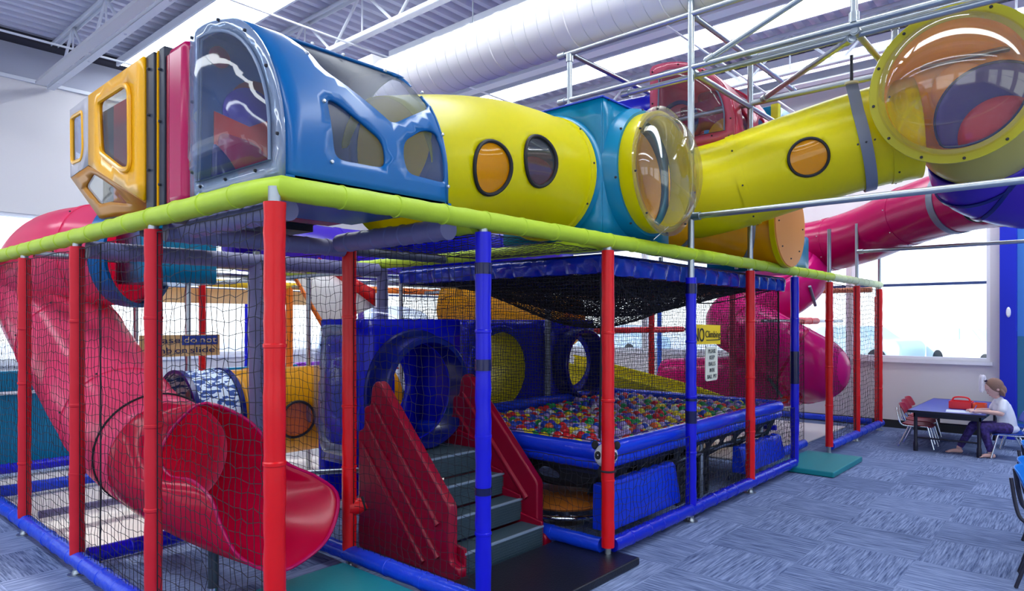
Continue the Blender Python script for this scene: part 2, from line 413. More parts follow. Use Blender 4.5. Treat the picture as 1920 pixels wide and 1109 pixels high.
joist(-.9, 5.56, 4.95, 'white open web roof joist nearest the left edge of the room')
joist(1.5, 5.56, 4.95, 'white open web roof joist above the yellow bay window')
joist(3.45, 5.56, 5.0, 'white open web roof joist above the blue dome')
joist(4.95, 5.56, 5.0, 'white open web roof joist just right of the round duct', ph=.2)
joist(8.0, 5.56, 5.0, 'white open web roof joist above the pipe tower', ph=.3)
for x, lb in ((6.35, 'white roof beam with flute gaps above the blue cube'), (9.55, 'white roof beam with flute gaps near the window wall')):
    m = MB(); m.bx(x - .09, x + .09, -8.9, YW - .06, ZC - .02, ZC - .002); m.bx(x - .012, x + .012, -8.9, YW - .06, ZC - .26, ZC - .02); m.bx(x - .09, x + .09, -8.9, YW - .06, ZC - .28, ZC - .26)
    m.build('roof_beam', WHITEP, smooth=False, label=lb, cat='beam')
for i, y in enumerate((1.2, 4.3, 7.0)):
    m = MB(); m.cyl((-6, y, 4.97), (XW - .1, y, 4.97), .014, 6)
    m.build('bridging_rod', WHITEP, label='thin white bridging rod crossing the joists, %s' % ('nearest the camera', 'middle one', 'farthest back')[i], cat='rod')
def light(x0, x1, y0, y1, z, lb, nm='ceiling_light'):
    r = empty(nm, ((x0 + x1) / 2, (y0 + y1) / 2, z), lb, 'light', 'linear ceiling lights')
    m = MB(); m.bx(x0 - .03, x1 + .03, y0 - .03, y1 + .03, z + .02, z + .07); m.bx(x0 - .03, x0, y0 - .03, y1 + .03, z - .03, z + .02); m.bx(x1, x1 + .03, y0 - .03, y1 + .03, z - .03, z + .02)
    m.build('housing', WHITEP, r, smooth=False); MB().bx(x0, x1, y0, y1, z - .01, z + .02).build('diffuser', LAMP, r, smooth=False)
light(2.25, 2.85, -8.5, 8.4, 5.42, 'wide glowing ceiling light strip above the magenta panel')
light(4.28, 4.40, -2, 4.6, 5.15, 'narrow glowing light strip beside the round duct')
light(6.75, 7.3, -8.5, 6.6, 5.42, 'wide glowing ceiling light strip beyond the blue cube')
light(8.7, 9.25, -8.5, 2.2, 5.42, 'wide glowing ceiling light strip over the crawl tube')
light(-6.6, -6.0, -8.5, 8.0, 5.42, 'added fill light strip, out of view over the far left of the room')  # unseen lamp added to fill the room with light
light(-2.6, -2.0, -8.5, 8.0, 5.42, 'added fill light strip, out of view over the slide side')  # second added fill lamp, outside the view
m = MB(); m.bx(1.16, 1.28, -3, 8.2, 4.80, 4.83); m.bx(1.19, 1.25, -3, 8.2, 4.83, 4.88)
m.build('strip_fixture', mat('unlit_fixture_grey', rgb(200, 200, 206), .5), smooth=False, label='grey unlit strip fixture hanging under the left joist', cat='light fixture')
# duct
dr = empty('air_duct', (3.78, 1, 4.2), 'large round white spiral air duct under the roof', 'duct')
P = [(3.78, y, 4.5) for y in (-7, 4.0)]
MB().tube(P, .30, 40).build('pipe', DUCTM, dr)
y = -2.4; k = 0
while y < 4.0:
    k += 1
    if k % 6 == 0: MB().lathe((3.78, y, 4.5), (0, 1, 0), [(.301, 0), (.309, .006), (.309, .016), (.301, .022)], 40).build('collar_seam', DUCTM, dr)
    else: MB().lathe((3.78, y, 4.5), (0, 1, 0), [(.300, 0), (.3035, .003), (.300, .006)], 40).build('spiral_seam', mat('duct_seam', rgb(188, 188, 190), .5), dr)
    y += .155
MB().bx(3.5, 4.06, 4.0, 4.75, 4.2, 4.8).build('duct_box', DUCTM, dr, bevel=.01)
MB().box((4.25, 4.35, 4.15), (.5, .5, .4), Matrix.Rotation(.5, 3, 'Y')).build('branch_box', DUCTM, dr, bevel=.01)
for y in (-.1, 2.6):
    MB().cyl((3.78, y, 4.79), (3.78, y, 5.58), .006, 6).build('hanger_rod', GALV, dr)
    MB().bx(3.7, 3.86, y - .02, y + .02, 4.80, 4.815).build('hanger_plate', WHITEP, dr, smooth=False)
# ---------------------------------------------------------------- frame of the play structure
G = 1.22
def wob_tube(p0, p1, r, seams=5, seg=20, amp=.004, step=.06):
    p0 = Vector(p0); p1 = Vector(p1); L = (p1 - p0).length; n = max(6, int(L / step)); P = []; rr = []
    for i in range(n + 1):
        P.append(p0 + (p1 - p0) * (i / n) + Vector((R.uniform(-1, 1), R.uniform(-1, 1), R.uniform(-1, 1))) * amp * .35); rr.append(r + R.uniform(-amp, amp) * .5)
    mb = MB().tube(P, rr, seg)
    for k in range(1, seams):   # shallow strap rings pulled around the foam sleeve
        q = p0 + (p1 - p0) * ((k + R.uniform(-.12, .12)) / seams)
        mb.lathe(q, (p1 - p0), [(r - .002, -.012), (r + .0035, -.006), (r + .0035, .006), (r - .002, .012)], seg)
    return mb
BTAPE = mat('dark_navy_tape', rgb(10, 14, 70), .25, coat=.4)
def post(x, y, m, lb, z0=.10, z1=2.105, r=.043, tapes=(), foot=True, group=None, seams=4):
    e = empty('padded_post', (x, y, 0), lb, 'post', group)
    wob_tube((x, y, z0), (x, y, z1), r, seams).build('foam_sleeve', m, e)
    for a, b_ in tapes: MB().cyl((x, y, a), (x, y, b_), r + .004, 20, cap=False).build('tape_band', BTAPE, e)
    if foot:
        mb = MB(); mb.cyl((x, y, 0.008), (x, y, z0 + .02), .022, 14); mb.lathe((x, y, 0), (0, 0, 1), [(.055, 0), (.055, .006), (.03, .009), (.024, .03)], 18)
        mb.build('foot_plate', GALV, e)
    if z1 < 2.15: MB().cyl((x, y, z1 - .01), (x, y, 2.17), .026, 12).build('collar', GALV, e)
    return e
names = [(0, 'R', 'bright red padded post at the near corner'), (1, 'B', 'blue padded post taped twice, in front of the stairs'), (2, 'R', 'red padded post beside the plush panda'),
         (3, 'B', 'blue padded post beside the yellow climbing sign'), (4, 'R', 'red padded post over the front rim of the ball pit'), (5, 'B', 'dark taped blue padded post at the far end of the ball pit'),
         (6, 'R', 'red padded post beside the far teal mat'), (7, 'R', 'second red padded post from the window wall corner'), (8, 'R', 'red padded post at the far right corner by the table')]
for i, c, lb in names:
    tp = {1: [(.69, .73), (1.36, 1.42), (1.88, 1.94)], 3: [(.80, .90), (1.85, 1.93), (.98, 1.0)], 5: [(.95, 1.30)]}.get(i, ())
    post(i * G, 0, REDV if c == 'R' else BLUV, lb, z0=.0 if i in (0, 1) else .10, tapes=tp, z1=1.98 if i in (3,) else 2.105, foot=i not in (0, 1))
post(9.98, .08, REDV, 'slim red padded post against the window wall', r=.035, z1=2.0, foot=True)
for i, lb in ((1, 'red padded post left of the bright corner post'), (2, 'red padded post in front of the pink slide, third along'), (3, 'leftmost red padded post on the slide side'), (4, 'red padded post past the left picture edge')):
    post(0, i * G, mat('red_vinyl_matt', rgb(196, 20, 40), .6, bump=.2, bscale=14), lb)
post(G, G, REDV, 'red padded post with a bent joint between slide and stairs', z0=.12, r=.046)
e = empty('padded_joint', (1.27, 1.2, .4), 'red wrapped pipe joint sticking out of the post by the stairs', 'pipe joint')
MB().tube([(1.22, 1.22, .40), (1.27, 1.19, .40), (1.31, 1.17, .42)], [.055, .052, .045], 14).build('joint_wrap', REDV, e)
MB().lathe((1.30, 1.175, .415), (.8, -.5, .2), [(.046, -.01), (.05, 0), (.046, .01)], 14).build('tie', NETM, e)
post(G, 2 * G, GREYV, 'thick grey padded post behind the pink slide hood', r=.055)
post(2 * G, 2 * G, GREYV, 'grey padded post rising behind the royal blue box', r=.05)
post(4 * G, 2 * G, mat('light_grey_vinyl', rgb(150, 160, 175), .4), 'light grey post standing between the two blue tunnel boxes', r=.035)
post(6 * G, 2 * G, REDV, 'dark red post seen through the ball pit net, farther one')
post(6 * G, G, mat('crimson_vinyl', rgb(170, 16, 70), .4), 'crimson post in front of the spiral slide')
post(8 * G, 3 * G, mat('mid_blue_vinyl', rgb(30, 80, 190), .4), 'mid blue post near the window seen through the net')
post(2 * G, 5 * G, REDV, 'red post far back at the bright windows')
post(3 * G, 5 * G, ORV, 'orange post far back at the bright windows', r=.05)
post(3 * G, 6 * G, BLUV, 'thin blue post farthest back by the windows', r=.03)
post(4 * G, 5 * G, mat('purple_vinyl', rgb(110, 50, 170), .4), 'purple post far back behind the ramp')
post(7 * G, 5 * G, BLUV, 'blue post in the far back corner of the structure')
def pole(x, y, lb, z0=0, z1=2.17, r=.024, group='bare steel grid poles'):
    e = empty('steel_pole', (x, y, z0), lb, 'pole', group)
    MB().cyl((x, y, z0), (x, y, z1), r, 14).build('pipe', GALV, e)
    if z0 == 0: MB().lathe((x, y, 0), (0, 0, 1), [(.055, 0), (.055, .006), (.03, .009), (.026, .03)], 16).build('foot_plate', GALV, e)
    else: MB().cyl((x, y, z1 - .05), (x, y, z1), r + .008, 14).build('clamp', GALV, e)
    return e
for x, y, lb in ((1, 3, 'grey steel pole that carries the slide sign'), (1, 4, 'grey steel pole behind the slide, beyond the sign pole'), (2, 3, 'grey steel pole in front of the sloping ramp'),
                 (3, 3, 'grey steel pole behind the blue box roof'), (2, 4, 'grey steel pole deep behind the yellow tunnel'), (5, 2, 'grey steel pole at the back corner of the ball pit'),
                 (5, 4, 'grey steel pole deep behind the ball pit'), (7, 2, 'grey steel pole behind the spiral slide')):
    pole(x * G, y * G, lb)
def rail(p0, p1, m, lb, r=.05, nm='padded_rail', cat='rail', seams=8, group=None, caps=False, zfit=True):
    p0 = Vector(p0); p1 = Vector(p1); e = empty(nm, (p0 + p1) / 2, lb, cat, group)
    wob_tube(p0, p1, r, seams).build('foam_sleeve', m, e)
    return e
ZR = 2.17
def corner_rail(P, m, lb, r, nm):
    e = empty(nm, P[0], lb, 'rail'); mb = MB()
    Q = []
    for a, b_ in zip(P[:-1], P[1:]):
        a = Vector(a); b_ = Vector(b_); k = int((b_ - a).length / .08)
        Q += [a + (b_ - a) * (j / k) for j in range(k)]
    Q.append(Vector(P[-1])); mb.tube([q + Vector((0, 0, R.uniform(-.002, .002))) for q in Q], [r + R.uniform(-.0015, .0015) for q in Q], 22)
    mb.build('foam_sleeve', m, e); k = 0; sm = MB()
    for a, b_ in zip(P[:-1], P[1:]):
        a = Vector(a); b_ = Vector(b_); L = (b_ - a).length; t = .28
        while t < L - .1:
            MB().lathe(a + (b_ - a) * (t / L), b_ - a, [(r - .001, -.006), (r + .004, -.003), (r + .004, .003), (r - .001, .006)], 22).build('tie_band', m, e); t += .305
    return e
corner_rail([(0, 7.3, ZR), (0, .04, ZR), (.035, 0, ZR), (7.4, 0, ZR)], LIME, 'long lime green padded top rail wrapping the near corner', .05, 'top_rail')
rail((7.42, 0, ZR), (9.8, 0, ZR), mat('pale_lime_vinyl', rgb(205, 220, 160), .5, bump=.2, bscale=16), 'pale lime end of the top rail near the windows', .048, seams=9)  # paler lime than the rest of the top rail
rail((G, .06, ZR - .02), (G, 1.20, ZR - .02), LIME, 'lime rail crossing inward above the net left of the stairs', .045)
rail((2 * G, .06, ZR - .02), (2 * G, 4.8, ZR - .02), LIME, 'lime rail crossing inward above the stair opening', .045, seams=14)
rail((.12, .10, 2.105), (.12, 1.0, 2.105), GREYV, 'short grey padded roll under the clear dome front', .05, caps=True)
rail((1.08, .12, 2.12), (1.08, 1.12, 2.12), GREYV, 'thick grey padded roll under the end of the blue dome', .058, caps=True)
rail((.06, G, 2.10), (1.17, G, 2.10), GREYV, 'grey padded rail across the first bay', .052)
rail((.06, 1.55, 2.13), (2.38, 1.55, 2.13), mat('dark_grey_vinyl', rgb(74, 78, 100), .45), 'dark grey rail behind the first grey one', .03)
rail((.06, 2 * G, 2.09), (2.38, 2 * G, 2.09), GREYV, 'grey padded rail across the second bay, over the pink slide', .058)
for j, y in enumerate((3 * G, 4 * G)):
    rail((.06, y, 2.14), (7.2, y, 2.14), GALV, 'bare grey pipe crossing far inside the frame, %s' % ('nearer one', 'farther one')[j], .026, nm='pipe_rail', seams=1)
for j, x in enumerate((2, 3, 5, 6)):
    rail((x * G, 2.5, 2.10), (x * G, 6.0, 2.10), GALV, 'bare pipe running back from the %s bay' % ('second', 'third', 'fifth', 'sixth')[j], .026, nm='pipe_rail', seams=1)
rail((-1.5, 5 * G, 2.12), (4.8, 5 * G, 2.12), YELV, 'yellow padded rail along the back of the structure', .05, seams=16)
rail((4.9, 5 * G, 2.12), (9.7, 5 * G, 2.12), ORV, 'orange padded rail along the back right of the structure', .05, seams=12)
rail((9.76, .1, 2.10), (9.76, 6, 2.10), mat('tan_vinyl', rgb(220, 150, 110), .5), 'tan padded rail along the window side', .04, seams=12)
MB().bx(-1.5, 4.8, 6.18, 6.22, 1.86, 2.05).build('valance_panel', mat('cream_valance', rgb(250, 222, 170), .6, trans=.3), label='cream valance strip under the yellow back rail', cat='panel')
# bottom rails
ZB = .10
def brail(p0, p1, lb, m=RAILV, r=.052, n=10): return rail(p0, p1, m, lb, r, nm='floor_rail', seams=n)
brail((0, .05, ZB), (0, 7.2, ZB), 'blue padded floor rail along the slide side', n=26)
brail((.06, 2 * G, ZB), (1.17, 2 * G, ZB), 'dark blue floor rail under the pink slide', BLUV, n=4)
brail((G, .05, ZB), (G, 2.4, ZB), 'blue floor rail left of the stairs, bounding the teal mat', n=6)
brail((2 * G, .05, ZB), (2 * G, 2.3, ZB), 'blue floor rail right of the stairs', n=6)
SKV = mat('skirt_blue_vinyl', rgb(8, 34, 150), .22, bump=.9, bscale=14, coat=.6)
SHB = mat('shiny_blue_vinyl', rgb(12, 26, 180), .2, bump=.7, bscale=26, coat=.6)
brail((2 * G + .05, 0, ZB), (5 * G - .05, 0, ZB), 'shiny dark blue floor rail under the ball pit front', SHB, n=16)
brail((6 * G + .05, 0, ZB), (8 * G + .1, 0, ZB), 'blue floor rail ending at the window wall', n=10)
brail((5 * G, .3, ZB), (6 * G, .3, ZB), 'blue floor rail behind the far teal mat', n=4)
brail((5 * G, .2, .45), (5 * G, 2.3, .45), 'low blue rail behind the far corner pad', BLUV, .03, n=4)
for i, x in enumerate((3, 4, 6, 7, 8)):
    pass
rail((9.76, .1, .12), (9.76, 4.5, .12), RAILV, 'blue floor rail along the window wall', .045, nm='floor_rail', seams=12)
rail((6.3, 1.9, .30), (9.7, 1.9, .30), GALV, 'long grey pipe low behind the far net', .028, nm='pipe_rail', seams=1)
rail((6.3, 1.9, .18), (9.7, 1.9, .18), GALV, 'second grey pipe just under the low one behind the far net', .022, nm='pipe_rail', seams=1)
def sleeve_bar(p0, p1, a, b_, lb, m=REDV):
    p0 = Vector(p0); p1 = Vector(p1); e = empty('climbing_bar', (p0 + p1) / 2, lb, 'bar')
    MB().cyl(p0, p1, .02, 12).build('pipe', GALV, e)
    wob_tube(p0 + (p1 - p0) * a, p0 + (p1 - p0) * b_, .045, 3).build('foam_sleeve', m, e)
sleeve_bar((6.5, .5, 1.63), (9.7, .5, 1.63), .32, .62, 'grey bar with red sleeve at eye height by the windows')
sleeve_bar((6.5, .55, .62), (8.6, .55, .62), .42, .75, 'grey bar with red sleeve low under the spiral slide')
sleeve_bar((4.9, 2.5, 1.5), (8.5, 2.5, 1.5), .05, .97, 'long red bar behind the ball pit')
# rooftop pipe tower
def pipe(p0, p1, lb, r=.024, cl=True):
    p0 = Vector(p0); p1 = Vector(p1); e = empty('scaffold_pipe', (p0 + p1) / 2, lb, 'pipe', None)
    MB().cyl(p0, p1, r, 16).build('pipe', GALV, e); d = (p1 - p0).normalized()
    if cl:
        for q in (p0 + d * .045, p1 - d * .045): MB().cyl(q - d * .035, q + d * .035, r + .009, 16).build('clamp', GALV, e)
X3, X4 = 3 * G, 4 * G; Z1, Z2 = 3.685, 4.12
pipe((X3, 0, 1.9), (X3, 0, 4.6), 'tall grey pipe rising from the blue post past the clear bubble', .026, False)
pipe((X4, 0, 2.1), (X4, 0, Z2), 'grey upright pipe in front of the pink dome', .026, False)
pipe((X3, 1.22, 3.2), (X3, 1.22, Z2), 'grey upright pipe standing behind the blue cube top')
pipe((X3, -1.22, Z1), (X3, -1.22, Z2 + .3), 'short upright pipe above the hanging strap')
pipe((X4, -1.22, Z1 - .5), (X4, -1.22, Z2), 'short upright pipe left of the big clear bubble')
pipe((X3, 1.35, Z2), (X3, -2.6, Z2), 'top pipe over the blue cube heading to upper right')
pipe((X3, 1.35, Z1), (X3, -3.4, Z1), 'middle pipe of the near truss running over the yellow tube')
pipe((X3 + .07, .7, Z1 - .05), (X3 + .07, -3.4, Z1 - .05), 'twin pipe just under the near middle pipe')
pipe((X4, 1.6, Z1), (X4, -3.2, Z1), 'middle pipe of the rear truss behind the strap')
pipe((X4, 1.1, 3.28), (X4, -.1, 3.28), 'pipe under the pink dome', .026)
pipe((X4 + .1, .4, Z1 + .04), (X4 + .1, -3.0, Z1 + .04), 'thin parallel pipe just behind the rear truss')
pipe((X4, .0, Z2), (X4, -3.2, Z2), 'top pipe of the rear truss')
pipe((X3, 1.22, Z2), (X4 + .9, 1.22, Z2), 'cross pipe between the trusses, farthest from the camera')
pipe((X3, 0, Z2), (X4 + 1.2, 0, Z2), 'cross pipe at the tower top sloping down to the right')
pipe((X3, 0, Z1 - .03), (X4 + .9, 0, Z1 - .03), 'cross pipe at mid level in front of the pink dome')
pipe((X3, -1.22, Z1 - .04), (X4, -1.22, Z1 - .04), 'cross pipe beside the strap hanger')
pipe((X3, -.12, Z1 + .02), (X3, -1.25, Z2), 'diagonal brace of the near truss')
pipe((X4, -.12, Z1 + .02), (X3 + .03, -1.2, Z1 - .08), 'diagonal brace between the two trusses')
pipe((X4 + 1.2, 1.0, 3.7), (X4 + 1.2, -2.5, 3.7), 'far parallel pipe behind the big bubble')
pipe((X3, .0, 2.475), (X3, -3.2, 2.475), 'long bare pipe crossing in front of the yellow tube')
pipe((7 * G, .0, 2.57), (7 * G, -4.0, 2.57), 'long bare pipe crossing the window under the magenta tube')
for i, y in enumerate((6, 7, 8)):
    pipe((y * G, 0, 2.2), (y * G, 0, 2.2 + (.55, .75, 1.0)[i]), 'dark pipe stub rising above the pale rail, %s' % ('nearest', 'middle', 'farthest')[i], .022, False)
pipe((5 * G, 0, 2.2), (5 * G, 0, 2.4), 'pipe stub above the dark blue post', .022, False)
e = empty('tube_hanger', (X3 + .9, -1.2, 2.4), 'flat grey hanger strap hooked around the rising yellow tube', 'strap')
# the strap is finished with the tube below

# ---------------------------------------------------------------- nets
def net(name, o, u, v, W, H, cell, lb, r=.0018, jit=.18, sag=0, par=None, bulge=0, m=NETM, cat='net', ropes=True):
    o, u, v = Vector(o), Vector(u), Vector(v); nrm = u.cross(v).normalized()
    nx = max(2, round(W / cell)); nz = max(2, round(H / cell)); P = {}
    ph = R.uniform(0, 6)
    for i in range(nx + 1):
        for j in range(nz + 1):
            ei = (0 < i < nx) and 1 or 0; ej = (0 < j < nz) and 1 or .3
            s = math.sin(PI * i / nx) * math.sin(PI * j / nz)
            du = (R.uniform(-jit, jit) + .5 * jit * math.sin(j * .55 + ph) + .5 * jit * math.sin(j * .21 + i * .1)) * cell * ei
            dv = (R.uniform(-jit, jit) + jit * math.sin(i * .5 + ph)) * cell * ej
            P[i, j] = o + u * (W * i / nx + du) + v * (H * j / nz + dv) + nrm * (s * bulge + R.uniform(-1, 1) * .004 * ei) - Vector((0, 0, sag * s))
    mb = MB()
    def strand(Q, rr):
        n = len(Q); vs = []; fs = []
        for i in range(n):
            T = (Q[min(n - 1, i + 1)] - Q[max(0, i - 1)]).normalized(); a = nrm - T * nrm.dot(T); a.normalize(); b_ = T.cross(a)
            for k in range(3):
                an = 2 * PI * k / 3; vs.append(Q[i] + (a * math.cos(an) + b_ * math.sin(an)) * rr)
        for i in range(n - 1):
            for k in range(3): k2 = (k + 1) % 3; fs.append((i * 3 + k, i * 3 + k2, i * 3 + 3 + k2, i * 3 + 3 + k))
        mb.add(vs, fs)
    for i in range(nx + 1): strand([P[i, j] for j in range(nz + 1)], r * (2 if ropes and i in (0, nx) else 1))
    for j in range(nz + 1): strand([P[i, j] for i in range(nx + 1)], r * (2 if ropes and j in (0, nz) else 1))
    return mb.build(name, m, par, smooth=False, label=None if par else lb, cat=None if par else cat)
Z = (0, 0, 1)
net('safety_net', (0, .05, .14), (0, 1, 0), Z, 1.12, 1.95, .057, 'black net in the bay right of the second red post, over the slide hood')
net('safety_net', (0, 1.27, .14), (0, 1, 0), Z, 1.12, 1.95, .057, 'black net in the second bay over the pink slide')
net('safety_net', (0, 2.49, .14), (0, 1, 0), Z, 1.12, 1.95, .057, 'black net in the third bay over the pink slide')
net('safety_net', (0, 3.71, .14), (0, 1, 0), Z, 1.12, 1.95, .055, 'black net in the leftmost bay at the picture edge')
e = empty('net_seam', (0, 2.05, .15), 'thick black lacing cord down the net by the second post', 'cord')
MB().tube(spline([(0.01, 2.04, 2.1), (.012, 2.06, 1.7), (.01, 2.04, 1.2), (.012, 2.05, .6), (.01, 2.05, .16)], 10), .005, 6).build('cord', NETM, e)
net('safety_net', (G, .05, .14), (0, 1, 0), Z, 1.12, 1.95, .055, 'black net between the blue post and the jointed red post, before the stairs')
net('safety_net', (G, 1.27, .14), (0, 1, 0), Z, 1.12, 1.95, .055, 'black net between the jointed red post and the thick grey post')
net('overhead_net', (G + .05, .06, 2.11), (1, 0, 0), (0, 1, 0), 1.12, 1.1, .05, 'black net slung flat above the stair opening', sag=.05)
net('low_net', (2 * G, .05, .14), (0, 1, 0), Z, .95, .52, .05, 'loose black net below the pit rim beside the stairs', jit=.3)
net('low_net', (2 * G + .05, -.012, .14), (1, 0, 0), Z, 1.12, .56, .05, 'loose black net below the rim by the panda', jit=.3)
net('low_net', (3 * G + .05, -.012, .14), (1, 0, 0), Z, 1.12, .56, .05, 'loose black net below the rim in front of the black crate', jit=.3)
net('low_net', (4 * G + .05, -.012, .14), (1, 0, 0), Z, 1.12, .56, .05, 'loose black net below the far end of the pit rim', jit=.35)
net('safety_net', (6 * G + .05, 0, .14), (1, 0, 0), Z, 1.12, 1.95, .06, 'black net between the two right red posts', r=.0025)
net('safety_net', (7 * G + .05, 0, .14), (1, 0, 0), Z, 1.12, 1.95, .06, 'black net at the far right bay by the window wall', r=.0025)
net('safety_net', (5 * G, .3, .14), (1, 0, 0), Z, G, 1.5, .055, 'black net behind the far teal mat', r=.0025)
PX0, PX1, PY0, PY1 = 2.56, 6.0, .14, 2.3
PIT = empty('ball_pit', ((PX0 + PX1) / 2, 1.2, 0), 'blue rimmed ball pit with black underside and steel legs', 'ball pit')
for nm, o, u, W in (('side_net', (PX0, PY0, .78), (0, 1, 0), PY1 - PY0), ('side_net', (PX0, PY0, .78), (1, 0, 0), PX1 - PX0), ('side_net', (PX1, PY0, .78), (0, 1, 0), PY1 - PY0), ('side_net', (PX0, PY1, .78), (1, 0, 0), PX1 - PX0)):
    net('pit_enclosure_net', o, u, Z, W, 1.22, .027, {(0, PX0): 'fine black net hanging on the stair side of the ball pit', (1, PX0): 'x'}.get((0 if u[1] else 1, o[0]), '') if False else
        ('fine black net on the stair side of the ball pit' if (u[1] and o[0] == PX0) else 'fine black net along the front of the ball pit' if (u[0] and o[1] == PY0) else 'fine black net on the window side of the ball pit' if u[1] else 'fine black net along the back of the ball pit'), r=.0019, jit=.12)
MB().tube([(PX0, PY0, 2.0), (PX0 + .01, PY0, 1.5), (PX0, PY0 + .01, .8)], .009, 6).build('corner_cord', NETM, PIT)
MB().tube([(PX1, PY0, 2.0), (PX1 + .01, PY0, 1.5), (PX1, PY0 + .01, .8)], .009, 6).build('corner_cord', NETM, PIT)
# climbing net roof with blue skirt
CR = empty('net_canopy', (4.3, 1.2, 1.95), 'blue edged canopy of sagging black net above the ball pit', 'net canopy')
def skirt(p0, p1, zt, zb, m):
    p0 = Vector(p0); p1 = Vector(p1); L = (p1 - p0).length; n = int(L / .03); d = (p1 - p0).normalized(); nr = d.cross(Vector((0, 0, 1))); vs = []; fs = []
    for i in range(n + 1):
        a = p0 + d * (L * i / n); wv = .011 * math.sin(i * .8 + R.uniform(-.6, .6)) + .005 * R.uniform(-1, 1)
        for z, t in ((zt, 0), (zt - .02, .02), ((zt + zb) / 2, .028 + wv), (zb, .018 + wv * 1.6), (zb - .008, 0.0)): vs.append(Vector((a.x, a.y, z)) + nr * t)
    for i in range(n):
        for k in range(4): fs.append((i * 5 + k, i * 5 + k + 1, (i + 1) * 5 + k + 1, (i + 1) * 5 + k))
    return MB().add(vs, fs).build('skirt', m, CR, solid=.008)
CX0, CX1, CY0, CY1 = 2.55, 6.05, .1, 2.3
skirt((CX0, CY0, 0), (CX1, CY0, 0), 2.09, 1.955, SKV); skirt((CX0, CY1, 0), (CX0, CY0, 0), 2.09, 1.97, SKV)
skirt((CX1, CY0, 0), (CX1, CY1, 0), 2.09, 1.97, SKV); skirt((CX1, CY1, 0), (CX0, CY1, 0), 2.09, 1.97, SKV)
m = MB(); m.bx(CX0, CX1, CY0, CY1, 2.075, 2.10); m.build('pad_top', mat('navy_vinyl', rgb(14, 22, 90), .4), CR)
nb = net('sagging_net', (CX0 + .05, CY0 + .03, 1.97), (1, 0, 0), (0, 1, 0), 3.4, 2.1, .032, '', sag=.30, par=CR, r=.003)
net('sagging_net', (CX0 + .35, CY0 + .03, 1.98), (1, 0, 0), (0, 1, 0), 2.2, 2.1, .034, '', sag=.42, par=CR, r=.003)
for k, (xa, xb, zz) in enumerate(((2.6, 4.2, 1.78), (3.6, 5.9, 1.80), (2.8, 5.2, 1.72))):
    MB().tube(spline([(xa, .16, 1.96), ((xa + xb) / 2, .2 + .2 * k, zz), (xb, .16, 1.96)], 14), .006, 6).build('edge_cord', NETM, CR)
# ---------------------------------------------------------------- ball pit
RIMV = mat('pit_rim_vinyl', rgb(14, 52, 205), .2, bump=.7, bscale=18, coat=.5)
def roll(p0, p1, r, m, par, nm='rim_roll'):
    p0 = Vector(p0); p1 = Vector(p1); n = int((p1 - p0).length / .05); P = []; rr = []
    for i in range(n + 1):
        P.append(p0 + (p1 - p0) * (i / n)); rr.append(r * (1 + R.uniform(-.03, .03)))
    mb = MB().tube(P, rr, 20)
    for v in mb.v: v.z = (v.z - p0.z) * 1.0 + p0.z
    return mb.build(nm, m, par, sub=1)
RX0, RX1, RY0, RY1 = 2.58, 6.06, .15, 2.34
for a, b_ in (((RX0, RY0), (RX1, RY0)), ((RX0, RY1), (RX0, RY0)), ((RX1, RY0), (RX1, RY1)), ((RX1, RY1), (RX0, RY1))):
    roll((*a, .70), (*b_, .70), .062, RIMV, PIT); roll((*a, .615), (*b_, .615), .045, RIMV, PIT, 'lower_roll')
BLKF = mat('black_mesh_fabric', (.012, .014, .02), .7)
def basin(fn, L, nm):
    holes = []; x = .14
    while x < L - .2:
        if R.random() < .85: holes.append(rpoly([(x, .06), (x + .17, .06), (x + .19, .10), (x + .12, .15), (x + .05, .15), (x - .02, .10)], .03))
        x += .30
    MB().sheet(rect(0, L, 0, .22), holes, .05, fn).build(nm, BLKF, PIT, solid=.004)
basin(lambda u, v: (RX0 + u, RY0 + .10 * (1 - v / .22) + .02, .38 + v + .012 * math.sin(u * 9)), RX1 - RX0, 'black_side')
basin(lambda u, v: (RX0 + .10 * (1 - v / .22) + .02, RY0 + u, .38 + v + .012 * math.sin(u * 9)), RY1 - RY0, 'black_side')
MB().bx(RX0 + .05, RX1 - .05, RY0 + .05, RY1 - .05, .52, .545).build('basin_floor', mat('dark_basin', rgb(20, 24, 60), .6), PIT)
for y in (RY0 + .12, RY1 - .12): MB().cyl((RX0 + .1, y, .42), (RX1 - .1, y, .42), .022, 12).build('frame_tube', GALV, PIT)
for x in (2.75, 4.4, 5.85):
    for y in (RY0 + .12, RY1 - .15): MB().cyl((x, y, 0), (x, y, .5), .022, 12).build('leg', GALV, PIT)
BC = [('red', rgb(215, 30, 40)), ('yellow', rgb(235, 215, 40)), ('green', rgb(20, 150, 75)), ('blue', rgb(30, 70, 190)), ('lilac', rgb(170, 150, 215)), ('white', rgb(215, 220, 232)), ('orange', rgb(230, 100, 40)), ('purple', rgb(90, 60, 180))]
WT = [5, 4, 4, 4, 5, 3, 2, 3]
def blob(c, r, seg, rings): return MB().ball(c, r, seg=seg, rings=rings)
cells = []; bs = .077; R.seed(11)
ny = int((RY1 - RY0 - .16) / (bs * .88)); nxx = int((RX1 - RX0 - .16) / bs)
for j in range(ny):
    for i in range(nxx):
        x = RX0 + .11 + (i + .5 * (j % 2)) * bs + R.uniform(-.008, .008); y = RY0 + .11 + j * bs * .88 + R.uniform(-.008, .008)
        if x > RX1 - .10: continue
        z = .655 + .022 * math.sin(x * 2.3 + 1) + .018 * math.sin(y * 4 + x) + R.uniform(-.028, .028)
        cells.append((x, y, z, R.choices(range(8), WT)[0]))
fw = Vector((math.cos(math.radians(41.25)), math.sin(math.radians(41.25)), 0)); rt = Vector((fw.y, -fw.x, 0))
